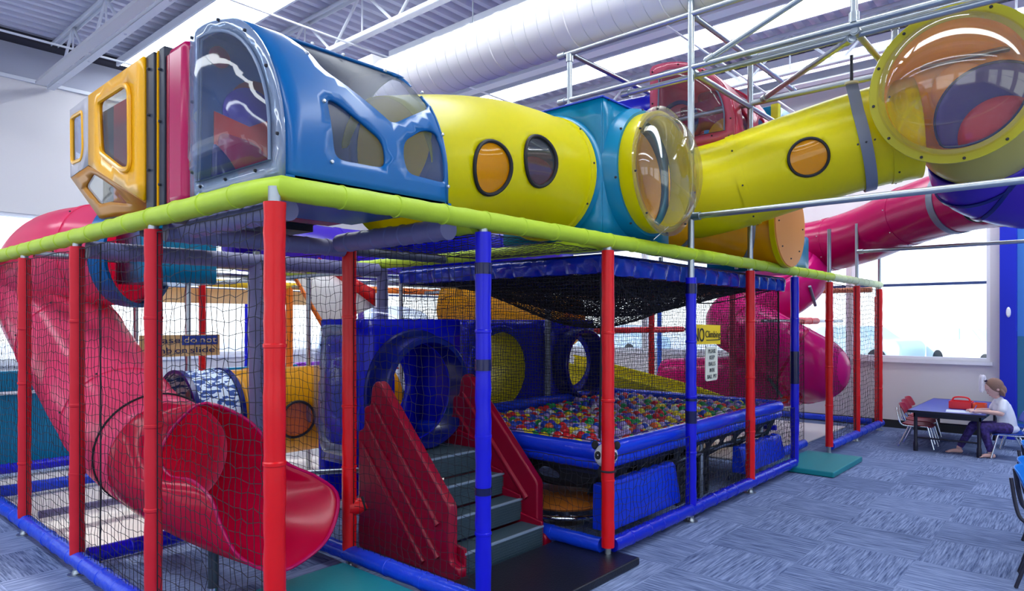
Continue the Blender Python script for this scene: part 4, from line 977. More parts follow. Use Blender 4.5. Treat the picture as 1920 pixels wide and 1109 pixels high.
# ---------------------------------------------------------------- half barrel dome modules
def dome(root, x0, L, y0, zb, h, m, pane, wins, inner, k=1.0, bubble=True, frm=None):
    yc = y0 + .79 * k; ry = .79 * k; zc = zb + .14 * h; rz = .74 * h; yb = y0 + .88 * k
    Pf = [(y0, zb), (y0, zc)] + [(yc - ry * math.cos(PI / 2 * i / 40), zc + rz * math.sin(PI / 2 * i / 40)) for i in range(1, 41)] + [(yb - .03, zc + rz - .004), (yb, zc + rz - .035), (yb, zb)]
    S = [0]
    for a, b_ in zip(Pf[:-1], Pf[1:]): S.append(S[-1] + math.hypot(b_[0] - a[0], b_[1] - a[1]))
    import bisect
    def fn(u, s, d=0):
        i = min(len(Pf) - 2, max(0, bisect.bisect_right(S, s) - 1)); t = (s - S[i]) / (S[i + 1] - S[i]); a, b_ = Pf[i], Pf[i + 1]
        y = a[0] + (b_[0] - a[0]) * t; z = a[1] + (b_[1] - a[1]) * t; n = Vector((0, -(b_[1] - a[1]), (b_[0] - a[0]))).normalized()
        q = min(u, L - u) ; e_ = -.022 * max(0, 1 - q / .03) ** 2
        return Vector((x0 + u, y, z)) + n * (d + e_)
    MB().sheet(rect(0, L, 0, S[-1]), [rpoly(w_, .045) for w_ in wins], .045, fn).build('shell', m, root, solid=.018, offset=-1)
    for w_ in wins:
        c = Vector((sum(p[0] for p in w_) / len(w_), sum(p[1] for p in w_) / len(w_)))
        big = [tuple(c + (Vector(p) - c) * 1.05) for p in w_]
        MB().sheet(rpoly(big, .045), [], .06, lambda u, v: fn(u, v, -.019)).build('window_pane', pane, root)
    # end walls
    prof = [(p[0], p[1]) for p in Pf]
    cc = Vector((y0 + .46 * k, zb + .42 * h))
    ins = [tuple(cc + (Vector(p) - cc) * .80) for p in prof[::3] + [prof[-1]]]
    MB().sheet(prof, [ins], .07, lambda u, v: (x0 - .004, u, v)).build('front_frame', frm or FLANGE, root, solid=.016)
    if bubble:
        def bf(u, v):
            d = Vector((u, v)) - cc; L_ = d.length
            if L_ < 1e-6: return (x0 - .12, u, v)
            d = d / L_; Rm = 1e9
            for i in range(len(ins)):
                a, b_ = Vector(ins[i - 1]), Vector(ins[i]); t = b_ - a; den = d.x * t.y - d.y * t.x
                if abs(den) < 1e-9: continue
                w1 = a - cc; q = (w1.x * t.y - w1.y * t.x) / den; z_ = (w1.x * d.y - w1.y * d.x) / den
                if q > 0 and -.001 <= z_ <= 1.001: Rm = min(Rm, q)
            r_ = min(1, L_ / Rm)
            return (x0 - .012 - .11 * (1 - r_ ** 4) ** .7, u, v)
        MB().sheet(ins, [], .045, bf).build('front_bubble', CLEAR, root)
        MB().tube([(x0 - .018, *p) for p in ins], .008, 8, closed=True).build('front_seal', mat('seal_grey', rgb(110, 125, 150), .35), root)
    far = [circ(y0 + .45 * k, zb + .43 * h, .34 * k)]
    MB().sheet(prof, far, .07, lambda u, v: (x0 + L - .03, u, v)).build('end_wall', inner, root, solid=.012)
    MB().bx(x0, x0 + L, y0, yb, zb - .015, zb + .015).build('floor_panel', m, root)
    bp = [prof[2], prof[14], prof[24], prof[34], prof[-2], (yb, zb + .5 * h), (yb, zb + .12 * h), (y0 + .2, zb + .03), (y0 + .5, zb + .03), (y0 + .78, zb + .03)]
    for p in bp:
        q = cc + (Vector(p) - cc) * .93; bolts([(x0 - .014, q.x, q.y)], (-1, 0, 0), root)
    return fn
D1 = empty('half_dome_pod', (.56, .5, 2.23), 'blue half barrel pod with clear bubble front and smoked windows', 'play pod')
W1 = [[(.20, .95), (.262, .69), (.275, .60), (.54, .41), (.60, .365), (.90, .545), (.955, .62), (.965, .80), (.93, .97)],
      [(.232, .40), (.285, .415), (.525, .262), (.535, .15), (.50, .125), (.27, .12), (.24, .15)],
      [(.654, .285), (.80, .385), (.895, .40), (.925, .32), (.935, .14), (.90, .115), (.665, .125), (.638, .20)]]
fnD = dome(D1, .08, .96, .06, 2.23, 1.0, BLUEP, SMOKE, W1, BLUEP)
for u, s in ((.235, .70), (.215, .385), (.228, .105), (.555, .92), (.80, .88), (.985, .69), (.965, .385), (.972, .10), (.42, 1.0)):
    u = min(u, .935); p = fnD(u, s); q = (fnD(u, s, .01) - p); bolts([p + q * .1], q, D1, BOLT, .010)
# things seen inside the pod
def yb_panel(nm, poly, y, m): MB().sheet(poly, [], .2, lambda u, v: (u, y, v)).build(nm, m, D1, solid=.006)
yb_panel('inner_maroon_disc', circ(.42, 2.76, .16, 30), .918, MAROON)
yb_panel('inner_blue_arch', [(.22, 2.60)] + [(.375 + .155 * math.cos(PI - PI * i / 16), 2.72 + .15 * math.sin(PI * i / 16)) for i in range(17)] + [(.53, 2.60)], .908, PURPL)
yb_panel('inner_red_panel', [(.17, 2.30), (.60, 2.30), (.60, 2.55), (.545, 2.76), (.36, 2.66), (.17, 2.70)], .898, REDV)
yb_panel('inner_magenta_panel', rpoly([(.18, 2.30), (.52, 2.30), (.50, 2.48), (.38, 2.58), (.19, 2.60)], .05), .888, MAG)
yb_panel('inner_red_arch', [(.36 + .10 * math.cos(PI * i / 14), 2.28 + .17 * math.sin(PI * i / 14)) for i in range(15)], .878, REDV)
yb_panel('inner_orange_strip', rpoly([(.47, 2.28), (.62, 2.28), (.60, 2.64), (.56, 2.60), (.50, 2.42)], .03), .868, YOR)
yb_panel('inner_navy_arc', rpoly([(.14, 2.28), (.30, 2.28), (.29, 2.38), (.23, 2.47), (.15, 2.54)], .04), .868, NAVY)
yb_panel('inner_pink_disc', circ(.20, 2.985, .055, 24), .90, HPINK)

# magenta slab module and bay window module
e = empty('magenta_panel_box', (.58, 1.1, 2.23), 'tall magenta plastic box squeezed between dome and yellow bay', 'play pod')
MB().bx(.055, 1.06, .975, 1.20, 2.225, 3.07).build('body', MAG, e, bevel=.045)
MB().bx(.075, 1.04, 1.20, 1.25, 2.25, 3.05).build('back_lip', MAROON, e, bevel=.01)
BY = empty('bay_window_pod', (.5, 2.0, 2.23), 'yellow angular bay window pod at the upper left', 'play pod')
DF = mat('dark_slate_flange', rgb(34, 42, 58), .4)
for a, b_, x in ((1.25, 1.32, .065), (1.335, 1.44, .045)): MB().bx(x, 1.0, a, b_, 2.24, 3.10 if a < 1.3 else 3.085).build('flange_frame', DF, BY, bevel=.006)
MB().bx(.06, 1.0, 1.32, 1.334, 2.24, 3.09).build('yellow_gasket', YOR, BY, smooth=False)
bolts([(.04, 1.39, z) for z in (2.45, 2.75, 3.0)] + [(.06, 1.29, z) for z in (2.36, 2.7, 2.98)], (-1, 0, 0), BY)
XF = .04
wy = rpoly([(2.14, 2.98), (1.70, 2.985), (1.63, 2.94), (1.62, 2.49), (1.74, 2.50), (2.10, 2.66)], .05)
MB().sheet([(1.44, 2.29), (1.44, 3.08), (2.33, 3.06), (2.33, 2.62)], [wy], .1, lambda u, v: (XF, u, v)).build('side_panel', YOR, BY, solid=.02, offset=0)
MB().tube([(XF - .012, u, v) for u, v in wy], .016, 8, closed=True).build('window_bead', YOR, BY)
MB().sheet(wy, [], .1, lambda u, v: (XF + .004, u, v)).build('window_pane', CLEAR, BY)
wg = rpoly([(2.72, 3.00), (2.46, 2.99), (2.44, 2.74), (2.48, 2.68), (2.71, 2.69)], .04)
GB = mat('grey_plastic', rgb(176, 174, 182), .4)
MB().sheet([(2.33, 2.62), (2.33, 3.06), (2.76, 3.06), (2.74, 2.60)], [wg], .1, lambda u, v: (XF + (u - 2.33) * .04, u, v)).build('grey_side_panel', GB, BY, solid=.02, offset=0)
MB().tube([(XF - .006 + (u - 2.33) * .04, u, v) for u, v in wg], .013, 8, closed=True).build('window_bead', YOR, BY)
MB().sheet(wg, [], .1, lambda u, v: (XF + .02, u, v)).build('window_pane', CLEAR, BY)
# amber underside: quad facet with clear window
A = [Vector((XF, 1.44, 2.285)), Vector((XF, 2.33, 2.62)), Vector((XF + .015, 2.74, 2.60)), Vector((.13, 2.42, 2.30)), Vector((.16, 1.50, 2.255))]
def facet(s, t):   # bilinear between edge (A0,A1-2) and bottom edge
    top = A[0].lerp(A[1], s / .68) if s < .68 else A[1].lerp(A[2], (s - .68) / .32); return top.lerp(A[4].lerp(A[3], s), t)
wa = rpoly([(.42, .25), (.70, .16), (.90, .3), (.86, .72), (.40, .72)], .06)
MB().sheet(rect(0, 1, 0, 1), [wa], .1, facet).build('amber_underside', mat('amber_underside_plastic', rgb(206, 140, 40), .3, trans=.3), BY, solid=.014)
MB().sheet(wa, [], .2, lambda u, v: facet(u, v) + Vector((.006, 0, 0))).build('underside_pane', CLEARY, BY)
MB().add([(XF, 1.44, 3.08), (.95, 1.44, 3.08), (.95, 2.76, 3.06), (XF + .015, 2.76, 3.06), (XF, 2.33, 3.06)], [(0, 1, 2, 3, 4)]).build('roof', CLEARY, BY, solid=.015)
MB().add([(.95, 1.44, 2.25), (.95, 2.76, 2.4), (.95, 2.76, 3.06), (.95, 1.44, 3.08)], [(0, 1, 2, 3)]).build('back_wall', mat('deep_red_panel', rgb(178, 16, 40), .35), BY, solid=.015)
MB().add([(.95, 2.76, 3.06), (XF + .015, 2.76, 3.06), (XF + .015, 2.74, 2.6), (.13, 2.42, 2.3), (.95, 2.42, 2.3), (.95, 2.76, 2.6)], [(0, 1, 2, 3, 4, 5)]).build('far_wall', CLEAR, BY, solid=.01)
MB().add([(.13, 2.42, 2.30), (.16, 1.5, 2.255), (.95, 1.5, 2.255), (.95, 2.42, 2.3)], [(0, 1, 2, 3)]).build('floor_panel', mat('smoky_floor', rgb(60, 60, 74), .5), BY, solid=.012)
MB().bx(.20, .215, 2.40, 2.60, 2.42, 3.05).build('dark_strip', DF, BY)
MB().bx(.20, .212, 1.5, 2.40, 2.32, 3.05).build('red_divider', MATS['deep_red_panel'], BY)
MB().lathe((.2, 1.96, 2.67), (-1, 0, 0), [(.15, .0), (.165, .005), (.165, .015), (.15, .02)], 44).build('inner_ring', BLACK, BY)
MB().lathe((.2, 1.96, 2.67), (-1, 0, 0), [(.152, .01), (.001, .01)], 44).build('inner_disc', YOR, BY)
MB().bx(.08, 1.0, 1.30, 1.6, 2.20, 2.245).build('under_sill', DF, BY)

# pink half dome on the upper level, blue tube behind, teal cube beyond
D2 = empty('half_dome_pod', (5.2, .5, 3.33), 'hot pink half barrel pod with bubble windows high behind the pipes', 'play pod')
W2 = [[(.20, .95), (.262, .69), (.275, .60), (.54, .41), (.60, .365), (.78, .545), (.82, .62), (.83, .80), (.80, .97)],
      [(.20, .36), (.40, .26), (.45, .13), (.2, .12)], [(.60, .285), (.70, .36), (.80, .36), (.82, .14), (.60, .13)]]
fnP = dome(D2, 4.66, 1.05, .06, 3.33, 1.0, HPINK, CLEAR, W2, MAG, frm=clear('pink_flange', (1, .45, .55), haze=.6, hazec=(.85, .16, .26), gloss=.1))
MB().sheet([(.12, 3.36), (.88, 3.36), (.88, 3.9), (.4, 3.95), (.12, 3.7)], [circ(.6, 3.52, .1)], .1, lambda u, v: (5.2, u, v)).build('inner_divider', MAG, D2, solid=.02)
MB().lathe((5.15, .35, 3.48), (-1, 0, 0), [(.20, 0), (.20, .03), (.001, .03)], 30).build('inner_orange_disc', YOR, D2)
MB().lathe((5.0, .80, 3.68), (-1, 0, 0), [(.20, 0), (.23, .02), (.23, .04), (.19, .05)], 36).build('inner_navy_ring', NAVY, D2)
MB().bx(4.72, 5.62, .02, .98, 3.30, 3.325).build('red_base', REDV, D2, bevel=.006)
def simple_tube(lb, CP, r, m, k=6, rings=(), nm='crawl_tube', cat='crawl tube', rm_=None):
    e = empty(nm, CP[0], lb, cat); P = spline(CP, k); mb = MB(); tubeshell(mb, P, r, seg=40); mb.build('shell', m, e, solid=.008)
    for i in rings: ringat(e, P, i, r, rm_ or m, 'joint_ring', .025, .012)
    return e
simple_tube('blue crawl tube behind the hot pink pod', [(5.15, .98, 3.72), (5.1, 1.5, 3.72), (4.95, 2.6, 3.7), (4.6, 3.6, 3.68)], .36, ROYAL, 6, (0, 10))
cubebox('tunnel_cube', 6.4, 7.3, .3, 1.2, 3.35, 4.1, TEAL, 'teal cube with yellow corner strip, behind the rising tube', {'-x': (.75, 3.7, .3)})
MB().bx(6.38, 6.46, .28, .36, 3.32, 4.12).build('corner_strip', YEL, label='yellow upright corner strip of the upper teal cube', cat='strip')
simple_tube('navy crawl tube under the pipe tower, left of the yellow joint', [(4.3, 1.0, 3.1), (5.2, .95, 3.05), (6.2, .9, 3.05)], .30, NAVY, 5, (0, 9))
cubebox('tunnel_cube', 6.1, 7.0, .15, 1.0, 2.2, 2.62, TEAL, 'low teal cube base showing under the orange plate', {})
# far pods and tubes glimpsed under the top rail
cubebox('tunnel_cube', .95, 1.75, 5.2, 5.9, 2.2, 2.75, TEAL, 'teal cube seen under the rail past the pink slide', {'-x': (5.5, 2.48, .2)})
cubebox('tunnel_cube', .74, 1.30, 3.3, 3.95, 1.96, 2.60, TEAL, 'teal box that feeds the pink slide', {})
simple_tube('purple crawl tube far inside on the deck', [(2.2, 4.6, 2.5), (3.6, 4.9, 2.5), (5.0, 4.6, 2.5)], .32, PURPL, 5, (5,))
simple_tube('deep blue crawl tube far inside above the blue boxes', [(3.0, 3.0, 2.5), (4.4, 3.1, 2.5), (6.2, 3.4, 2.5)], .34, ROYAL, 5, (5,))
simple_tube('golden crawl tube under the canopy far behind the pit', [(5.9, 5.3, 1.95), (6.2, 4.7, 1.82), (6.5, 3.9, 1.70), (6.6, 3.3, 1.62)], .34, AMB, 6, (6, 12))
# orange/yellow flared slide behind the pit
e = empty('wavy_slide', (6.64, 2.2, .3), 'low yellow wavy slide behind the ball pit', 'slide')
Ctr = spline([(6.62, 3.6, 1.10), (6.62, 2.8, .98), (6.64, 2.0, .86), (6.66, 1.3, .78), (6.68, .75, .74)], 6); Fs = frames(Ctr); vs = []; fs = []; n = 20
for i, c in enumerate(Ctr):
    q = i / (len(Ctr) - 1)
    for k in range(n + 1):
        a = PI * k / n; hh = .36 * (1 - .55 * q ** 2 * (1 + .2 * math.sin(q * 9))); s = Fs[i][2]
        vs.append(c + s * (math.cos(a) * .38) + Vector((0, 0, -.36 + hh * (1 - math.sin(a) ** .8) * 1.0 + .0)))
for i in range(len(Ctr) - 1):
    for k in range(n): fs.append((i * (n + 1) + k, i * (n + 1) + k + 1, (i + 1) * (n + 1) + k + 1, (i + 1) * (n + 1) + k))
MB().add(vs, fs).build('chute', YEL, e, solid=.012, sub=1)
MB().tube([vs[i * (n + 1)] for i in range(len(Ctr))], .018, 8).build('lip', YEL, e)
MB().tube([vs[i * (n + 1) + n] for i in range(len(Ctr))], .018, 8).build('lip', YEL, e)
MB().cyl((6.64, 2.0, 0), (6.64, 2.0, .52), .025, 12).build('support_pipe', GALV, e)

# sloping ramp in the background
e = empty('sloping_ramp', (2.9, 4.0, 1.6), 'cream sloping ramp with dark beams and red sides, far inside', 'ramp')
def unp(x, y, d): return CAM + (fw + rt * ((x - 960) / 1267) + Vector((0, 0, (603 - y) / 1267))) * d
q = [unp(532, 486, 7.4), unp(598, 496, 8.0), unp(702, 575, 7.4), unp(608, 612, 6.9)]
MB().add(q, [(0, 1, 2, 3)]).build('underside', mat('ramp_cream', rgb(228, 224, 222), .6, trans=.3), e, solid=.02)
for t in (.18, .52): MB().tube([q[0].lerp(q[1], t) - Vector((0, 0, .03)), q[3].lerp(q[2], t) - Vector((0, 0, .03))], .022, 8).build('beam', mat('dark_beam', rgb(52, 46, 70), .5), e)
MB().tube([q[0].lerp(q[3], .62), q[1].lerp(q[2], .62)], .018, 8).build('beam', MATS['dark_beam'], e)
h_ = Vector((0, 0, .20))
MB().add([q[1], q[1] + h_ * .4, q[2] + h_ * .9, q[2]], [(0, 1, 2, 3)]).build('red_side', REDV, e, solid=.03)
MB().add([q[0] - h_ * .1, q[0] + h_ * .1, q[3] + h_ * .1, q[3] - h_ * .25], [(0, 1, 2, 3)]).build('orange_side', ORV, e, solid=.02)

# ---------------------------------------------------------------- pink slide with flared exit
PS = empty('tube_slide', (.4, 2.6, 0), 'big pink tube slide with a wide flared red magenta exit', 'slide')
CP = [(.80, 3.86, 2.20), (.62, 4.15, 2.20), (.52, 4.62, 2.17), (.49, 4.95, 2.0), (.49, 4.80, 1.74), (.49, 4.35, 1.49), (.49, 3.85, 1.24), (.48, 3.30, .98), (.47, 2.72, .79), (.45, 2.12, .72)]
P = spline(CP, 6); nP = len(P); rr = [.43 - .055 * max(0, (i - 18) / (nP - 19)) for i in range(nP)]; mb = MB(); tubeshell(mb, P, rr, seg=56); mb.build('upper_tube', PINK, PS, solid=.010)
for i in (5, 17, 31, 44): ringat(PS, P, i, rr[i], PINK, 'joint_ring', .02, .014); ringbolts(PS, P, i, rr[i] + .013, 7)
fe = frames(P)[0]
MB().lathe(P[0], -fe[0], [(.43, -.04), (.445, -.04), (.455, .02), (.455, .12), (.42, .12)], 48).build('entry_ring', BLUEP, PS)
F_ = frames(P)[-1]; c0 = P[-1]; ax0 = F_[0]; up0 = (Vector((0, 0, 1)) - ax0 * ax0.z).normalized(); sd0 = ax0.cross(up0)
if sd0.x < 0: sd0 = -sd0
RIM = [(0, (.54, 1.80, 1.10)), (38, (.76, 1.66, .97)), (65, (.90, 1.50, .72)), (88, (1.00, 1.26, .63)), (108, (1.03, 1.07, .53)), (135, (.88, .95, .34)), (160, (.66, .94, .235)), (185, (.53, 1.0, .225)), (207, (.40, 1.10, .32)), (225, (.36, 1.22, .47)), (240, (.345, 1.31, .61)), (256, (.33, 1.52, .685)), (273, (.29, 1.72, .685)), (300, (.29, 1.87, .76)), (322, (.34, 1.94, .87)), (342, (.43, 1.90, 1.01)), (360, (.54, 1.80, 1.10))]
RP = [Vector(r_[1]) for r_ in RIM]; N = 72; vs = []; fs = []; M_ = 10
def rimat(a):
    for i in range(len(RIM) - 1):
        if RIM[i][0] <= a <= RIM[i + 1][0]:
            t = (a - RIM[i][0]) / (RIM[i + 1][0] - RIM[i][0]); n_ = len(RP) - 1
            p0, p1, p2, p3 = RP[(i - 1) % n_], RP[i], RP[i + 1], RP[(i + 2) % n_ if i + 2 > n_ else i + 2]
            return .5 * ((2 * p1) + (p2 - p0) * t + (2 * p0 - 5 * p1 + 4 * p2 - p3) * t * t + (3 * p1 - p0 - 3 * p2 + p3) * t ** 3)
for j in range(M_ + 1):
    t = j / M_
    for k in range(N):
        a = 360 * k / N; ra = math.radians(a); ring = c0 + (up0 * math.cos(ra) + sd0 * math.sin(ra)) * .375; rm_ = rimat(a)
        Ld = (rm_ - ring).length; mid = ring + ax0 * Ld * .55
        if 90 < a < 250: mid = mid.lerp((ring + rm_) / 2, .2) - Vector((0, 0, .03))
        vs.append(ring * (1 - t) ** 2 + mid * 2 * t * (1 - t) + rm_ * t * t)
for j in range(M_):
    for k in range(N): fs.append((j * N + k, j * N + (k + 1) % N, (j + 1) * N + (k + 1) % N, (j + 1) * N + k))
MB().add(vs, fs).build('flared_exit', mat('red_magenta_slide', rgb(206, 6, 62), .22, trans=.42, coat=.3), PS, solid=.010, sub=1)
MB().tube(vs[M_ * N:], .011, 8, closed=True).build('rolled_edge', MAG, PS)
MB().cyl((.40, 1.40, 0.0), (.40, 1.40, .36), .03, 16).build('support_leg', mat('dark_galv', rgb(70, 80, 92), .4, metal=.6), PS)
MB().lathe((.40, 1.40, 0), (0, 0, 1), [(.09, .001), (.09, .008), (.04, .012), (.033, .07)], 28).build('foot_plate', CHROME, PS)
MB().tube([c0 - ax0 * .25 + (up0 * math.cos(t * PI / 20) + sd0 * math.sin(t * PI / 20)) * .388 for t in range(40)], .007, 6, closed=True).build('black_tie_rope', NETM, PS)
# ---------------------------------------------------------------- spiral slide
SS = empty('spiral_slide', (8.2, 1.2, 0), 'magenta pink spiral tube slide near the far windows', 'slide')
CP = [(9.3, 2.2, 2.75), (9.35, 1.5, 2.62), (9.1, .95, 2.42), (8.75, .95, 2.15), (8.45, 1.35, 1.85), (8.15, 1.55, 1.62), (7.85, 1.15, 1.48), (7.65, .80, 1.32), (7.7, .45, 1.12), (8.0, .35, .98), (8.3, .75, .86), (8.25, 1.4, .74), (8.15, 2.0, .68), (8.1, 2.6, .64)]
P = spline(CP, 6); rr = [.40] * len(P); mb = MB(); tubeshell(mb, P, rr, seg=40); mb.build('tube', mat('magenta_pink_slide', rgb(232, 26, 146), .25, trans=.45, coat=.3), SS, solid=.008)
for i in (12, 26, 36, 46, 58): ringat(SS, P, i, .40, MAG, 'joint_ring', .018, .010)
for x, y, z in ((8.2, 1.2, 2.1), (8.0, 2.2, .4)): MB().cyl((x, y, 0), (x, y, z), .028, 14).build('support_post', GALV, SS)
MB().cyl((7.55, .62, .60), (8.2, 1.2, 1.0), .02, 10).build('support_brace', STRAP, SS)
MB().cyl((8.75, .6, 1.85), (8.5, .6, 2.12), .022, 10).build('support_brace', STRAP, SS)
# ---------------------------------------------------------------- floor level tunnels on the left
e = empty('mesh_tunnel', (.9, 3.3, .4), 'short blue and white chequered fabric tunnel', 'tunnel')
P = [(.98 + .025 * i, 3.3, .80) for i in range(16)]; mb = MB(); tubeshell(mb, P, [.40 + .006 * math.sin(i * 2) for i in range(16)])
mb.build('fabric', pattern_mat('chequer_fabric', rgb(20, 70, 150), rgb(220, 235, 250), 20, (1, 2.2, 2.2)), e, solid=.004)
for i in (0, 15): MB().lathe(P[i], (1, 0, 0), [(.39, -.02), (.42, -.02), (.42, .02), (.39, .02)], 40).build('end_hoop', NAVY, e)
e = empty('crawl_tube', (2.2, 3.3, .4), 'golden yellow floor tunnel with round window behind the slide hood', 'crawl tube')
P = [(1.36 + .09 * i, 3.3, .79) for i in range(20)]; HO = [(.50, math.radians(97), .16)]
mb = MB(); fn, L, rm = tubeshell(mb, P, .40, HO, .06); mb.build('shell', AMB, e, solid=.008); porthole(e, fn, rm, HO[0], CLEAR)
for i in (0, 3): ringat(e, P, i, .40, AMB, 'joint_ring', .025, .014); ringbolts(e, P, i, .412, 8)
for x in (1.6, 2.7): MB().cyl((x, 3.3, .02), (x, 3.3, .42), .024, 12).build('support_leg', GALV, e)
pipe((1.3, 2.75, .36), (2.6, 2.2, .30), 'grey pipe low in front of the golden floor tunnel')
# teal blue panels at the far left
for k, (x0, x1, y) in enumerate(((-1.2, 1.9, 6.15),)):
    e = empty('blue_barrier', (.4, 6.15, 0), 'long teal blue padded barrier far left beyond the pink slide', 'barrier')
    MB().bx(x0, x1, y, y + .1, .10, .86).build('lower_panel', TEAL, e, bevel=.02); MB().bx(x0, x1, y, y + .1, .88, 1.10).build('upper_panel', TEAL, e, bevel=.02)
    MB().cyl((x0, y - .03, .87), (x1, y - .03, .87), .018, 12).build('steel_bar', FRAMEM, e)
brail((-1.2, 5.9, .12), (1.9, 5.9, .12), 'blue padded rail at the foot of the teal barrier', BLUV, n=10)
brail((.1, 4.9, .10), (1.15, 4.9, .10), 'blue padded cross rail across the cream mat', n=4)
rail((.1, 3.7, .12), (1.15, 3.7, .12), GREYV, 'grey padded cross rail under the slide', .03, nm='floor_rail', seams=3)
e = empty('net_post', (-.30, 5.2, 0), 'dark net wrapped post at the left picture edge', 'post')
wob_tube((-.25, 4.97, .05), (-.25, 4.97, 1.55), .035, 3).build('post_sleeve', BLUV, e)
MB().tube([(-.25, 4.97, .3 + .012 * i) for i in range(100)], [.044 + .006 * math.sin(i * 1.3) for i in range(100)], 10).build('gathered_net', NETM, e)
for k, (x, y, c) in enumerate(((2.6, 6.6, TEAL), (4.1, 6.6, mat('violet_pad', rgb(150, 60, 200), .5)), (6.4, 4.5, BLUEP), (7.4, 4.6, PURPL))):
    MB().bx(x, x + (1.5, .9, .35, .5)[k], y, y + .12, .05, (.98, 1.0, 1.25, 1.2)[k]).build('barrier_pad', c, label=('teal low barrier by the far windows', 'violet low barrier by the far windows', 'blue upright pad behind the yellow wavy slide', 'purple upright pad behind the yellow wavy slide')[k], cat='barrier', bevel=.02)
MB().bx(6.35, 6.75, 3.4, 3.46, 1.50, 1.68).build('hanging_block', mat('amber_sign_block', rgb(190, 140, 20), .5), label='small amber block hanging behind the pit above the red bar', cat='block', bevel=.01)

# ---------------------------------------------------------------- signs
def text(s, size, org, u, v, m, par, nm='lettering', wid=None):
    cu = bpy.data.curves.new('t', 'FONT'); cu.body = s; cu.size = 1; cu.extrude = .002; to = bpy.data.objects.new('t', cu)
    me = bpy.data.meshes.new_from_object(to); bpy.data.objects.remove(to)
    u, v = Vector(u), Vector(v); n = u.cross(v); xs = [q.co.x for q in me.vertices]; w0 = max(xs) - min(xs); sx_ = (wid / w0) if wid else size
    org = Vector(org) - ROOTLOC[par.name]
    for q in me.vertices: q.co = org + u * ((q.co.x - min(xs)) * sx_) + v * (q.co.y * size) + n * (q.co.z * .5)
    me.name = nm; me.materials.append(m); o = bpy.data.objects.new(nm, me); col.objects.link(o); o.parent = par; return o
INK = mat('navy_ink', rgb(22, 34, 90), .6); INKK = mat('black_ink', (.01, .01, .015), .6)
e = empty('slide_rules_sign', (1.16, 3.62, 1.31), 'tan and blue sign asking not to climb on the slide', 'sign')
MB().bx(.80, 1.49, 3.62, 3.628, 1.315, 1.505).build('board', mat('tan_sign', rgb(206, 170, 116), .6), e, smooth=False)
MB().bx(1.15, 1.47, 3.614, 3.619, 1.415, 1.497).build('blue_band', mat('sign_blue', rgb(34, 60, 150), .6), e, smooth=False)
text('Please', .075, (.835, 3.613, 1.435), (1, 0, 0), Z, INK, e, wid=.30)
text('do', .075, (1.165, 3.610, 1.435), (1, 0, 0), Z, mat('tan_ink', rgb(220, 200, 160), .6), e, wid=.11)
text('not', .075, (1.305, 3.610, 1.435), (1, 0, 0), Z, MATS['tan_ink'], e, wid=.15)
for t_x, t_s, t_w in ((.835, 'climb', .225), (1.09, 'on', .10), (1.22, 'slide', .22)): text(t_s, .075, (t_x, 3.613, 1.345), (1, 0, 0), Z, INK, e, wid=t_w)
e = empty('no_climbing_sign', (4.13, .09, 1.44), 'yellow sign with black letters beside the blue post', 'sign')
us = Vector((1, 0, -.02)).normalized(); vz = Vector((0, 0, 1)); c = Vector((3.87, .09, 1.43))
MB().add([c + us * a + Vector((0, 0, b_)) + Vector((0, d, 0)) for a in (0, .55) for b_ in (0, .17) for d in (0, .008)], [(0, 1, 3, 2), (4, 6, 7, 5), (0, 4, 5, 1), (2, 3, 7, 6), (0, 2, 6, 4), (1, 5, 7, 3)]).build('board', mat('yellow_sign', rgb(240, 206, 30), .5), e, smooth=False)
text('NO', .165, c + Vector((.02, -.006, .025)), us, vz, INKK, e, wid=.19)
text('Climbing', .085, c + Vector((.235, -.006, .055)), us, vz, INKK, e, wid=.30)
MB().box(c + Vector((.39, -.005, .03)), (.27, .004, .006)).build('underline', INKK, e, smooth=False)
e = empty('ball_pit_sign', (4.22, .09, 1.09), 'narrow white sign with stacked words about keeping balls in the pit', 'sign')
MB().prism(rpoly([(4.12, 1.10), (4.36, 1.10), (4.36, 1.40), (4.12, 1.40)], .035), lambda u, v, t: (u, t, v), .09, .098).build('board', mat('white_sign', rgb(222, 224, 205), .5), e, smooth=False)
for s, x_, ww, i in (('PLEASE', 0, .15, 0), ('KEEP', 0, .10, 1), ('BALLS', 0, .13, 2), ('IN', -.03, .035, 3), ('THE', .022, .055, 3), ('BALL', -.043, .10, 4), ('PIT', .060, .065, 4)):
    text(s, .05, (4.24 + x_ - ww / 2, .086, 1.345 - i * .056), (1, 0, 0), Z, mat('grey_ink', rgb(60, 70, 74), .6), e, wid=ww)
for x in (4.14, 4.34): MB().tube([(x, .09, 1.39), (x, .12, 1.44)], .002, 6).build('tie', NETM, e)
# ---------------------------------------------------------------- table, chairs, girl
TB = empty('activity_table', (9.05, -1.08, 0), 'low activity table with blue top and black legs by the window', 'table')
tz = .515
MB().bx(8.22, 9.92, -1.47, -.67, tz - .022, tz).build('table_top', mat('blue_laminate', rgb(52, 66, 170), .35), TB, bevel=.004)
BM = mat('black_enamel', (.012, .012, .03), .3)
m = MB(); m.bx(8.215, 9.925, -1.475, -1.466, tz - .03, tz + .001); m.bx(8.215, 9.925, -.674, -.665, tz - .03, tz + .001); m.bx(8.212, 8.221, -1.475, -.665, tz - .03, tz + .001); m.bx(9.919, 9.928, -1.475, -.665, tz - .03, tz + .001)
m.build('edge_band', BM, TB, smooth=False)
m = MB(); m.bx(8.28, 9.86, -1.42, -1.40, tz - .085, tz - .023); m.bx(8.28, 9.86, -.74, -.72, tz - .085, tz - .023); m.bx(8.28, 8.30, -1.42, -.72, tz - .085, tz - .023); m.bx(9.84, 9.86, -1.42, -.72, tz - .085, tz - .023)
m.build('apron', BM, TB)
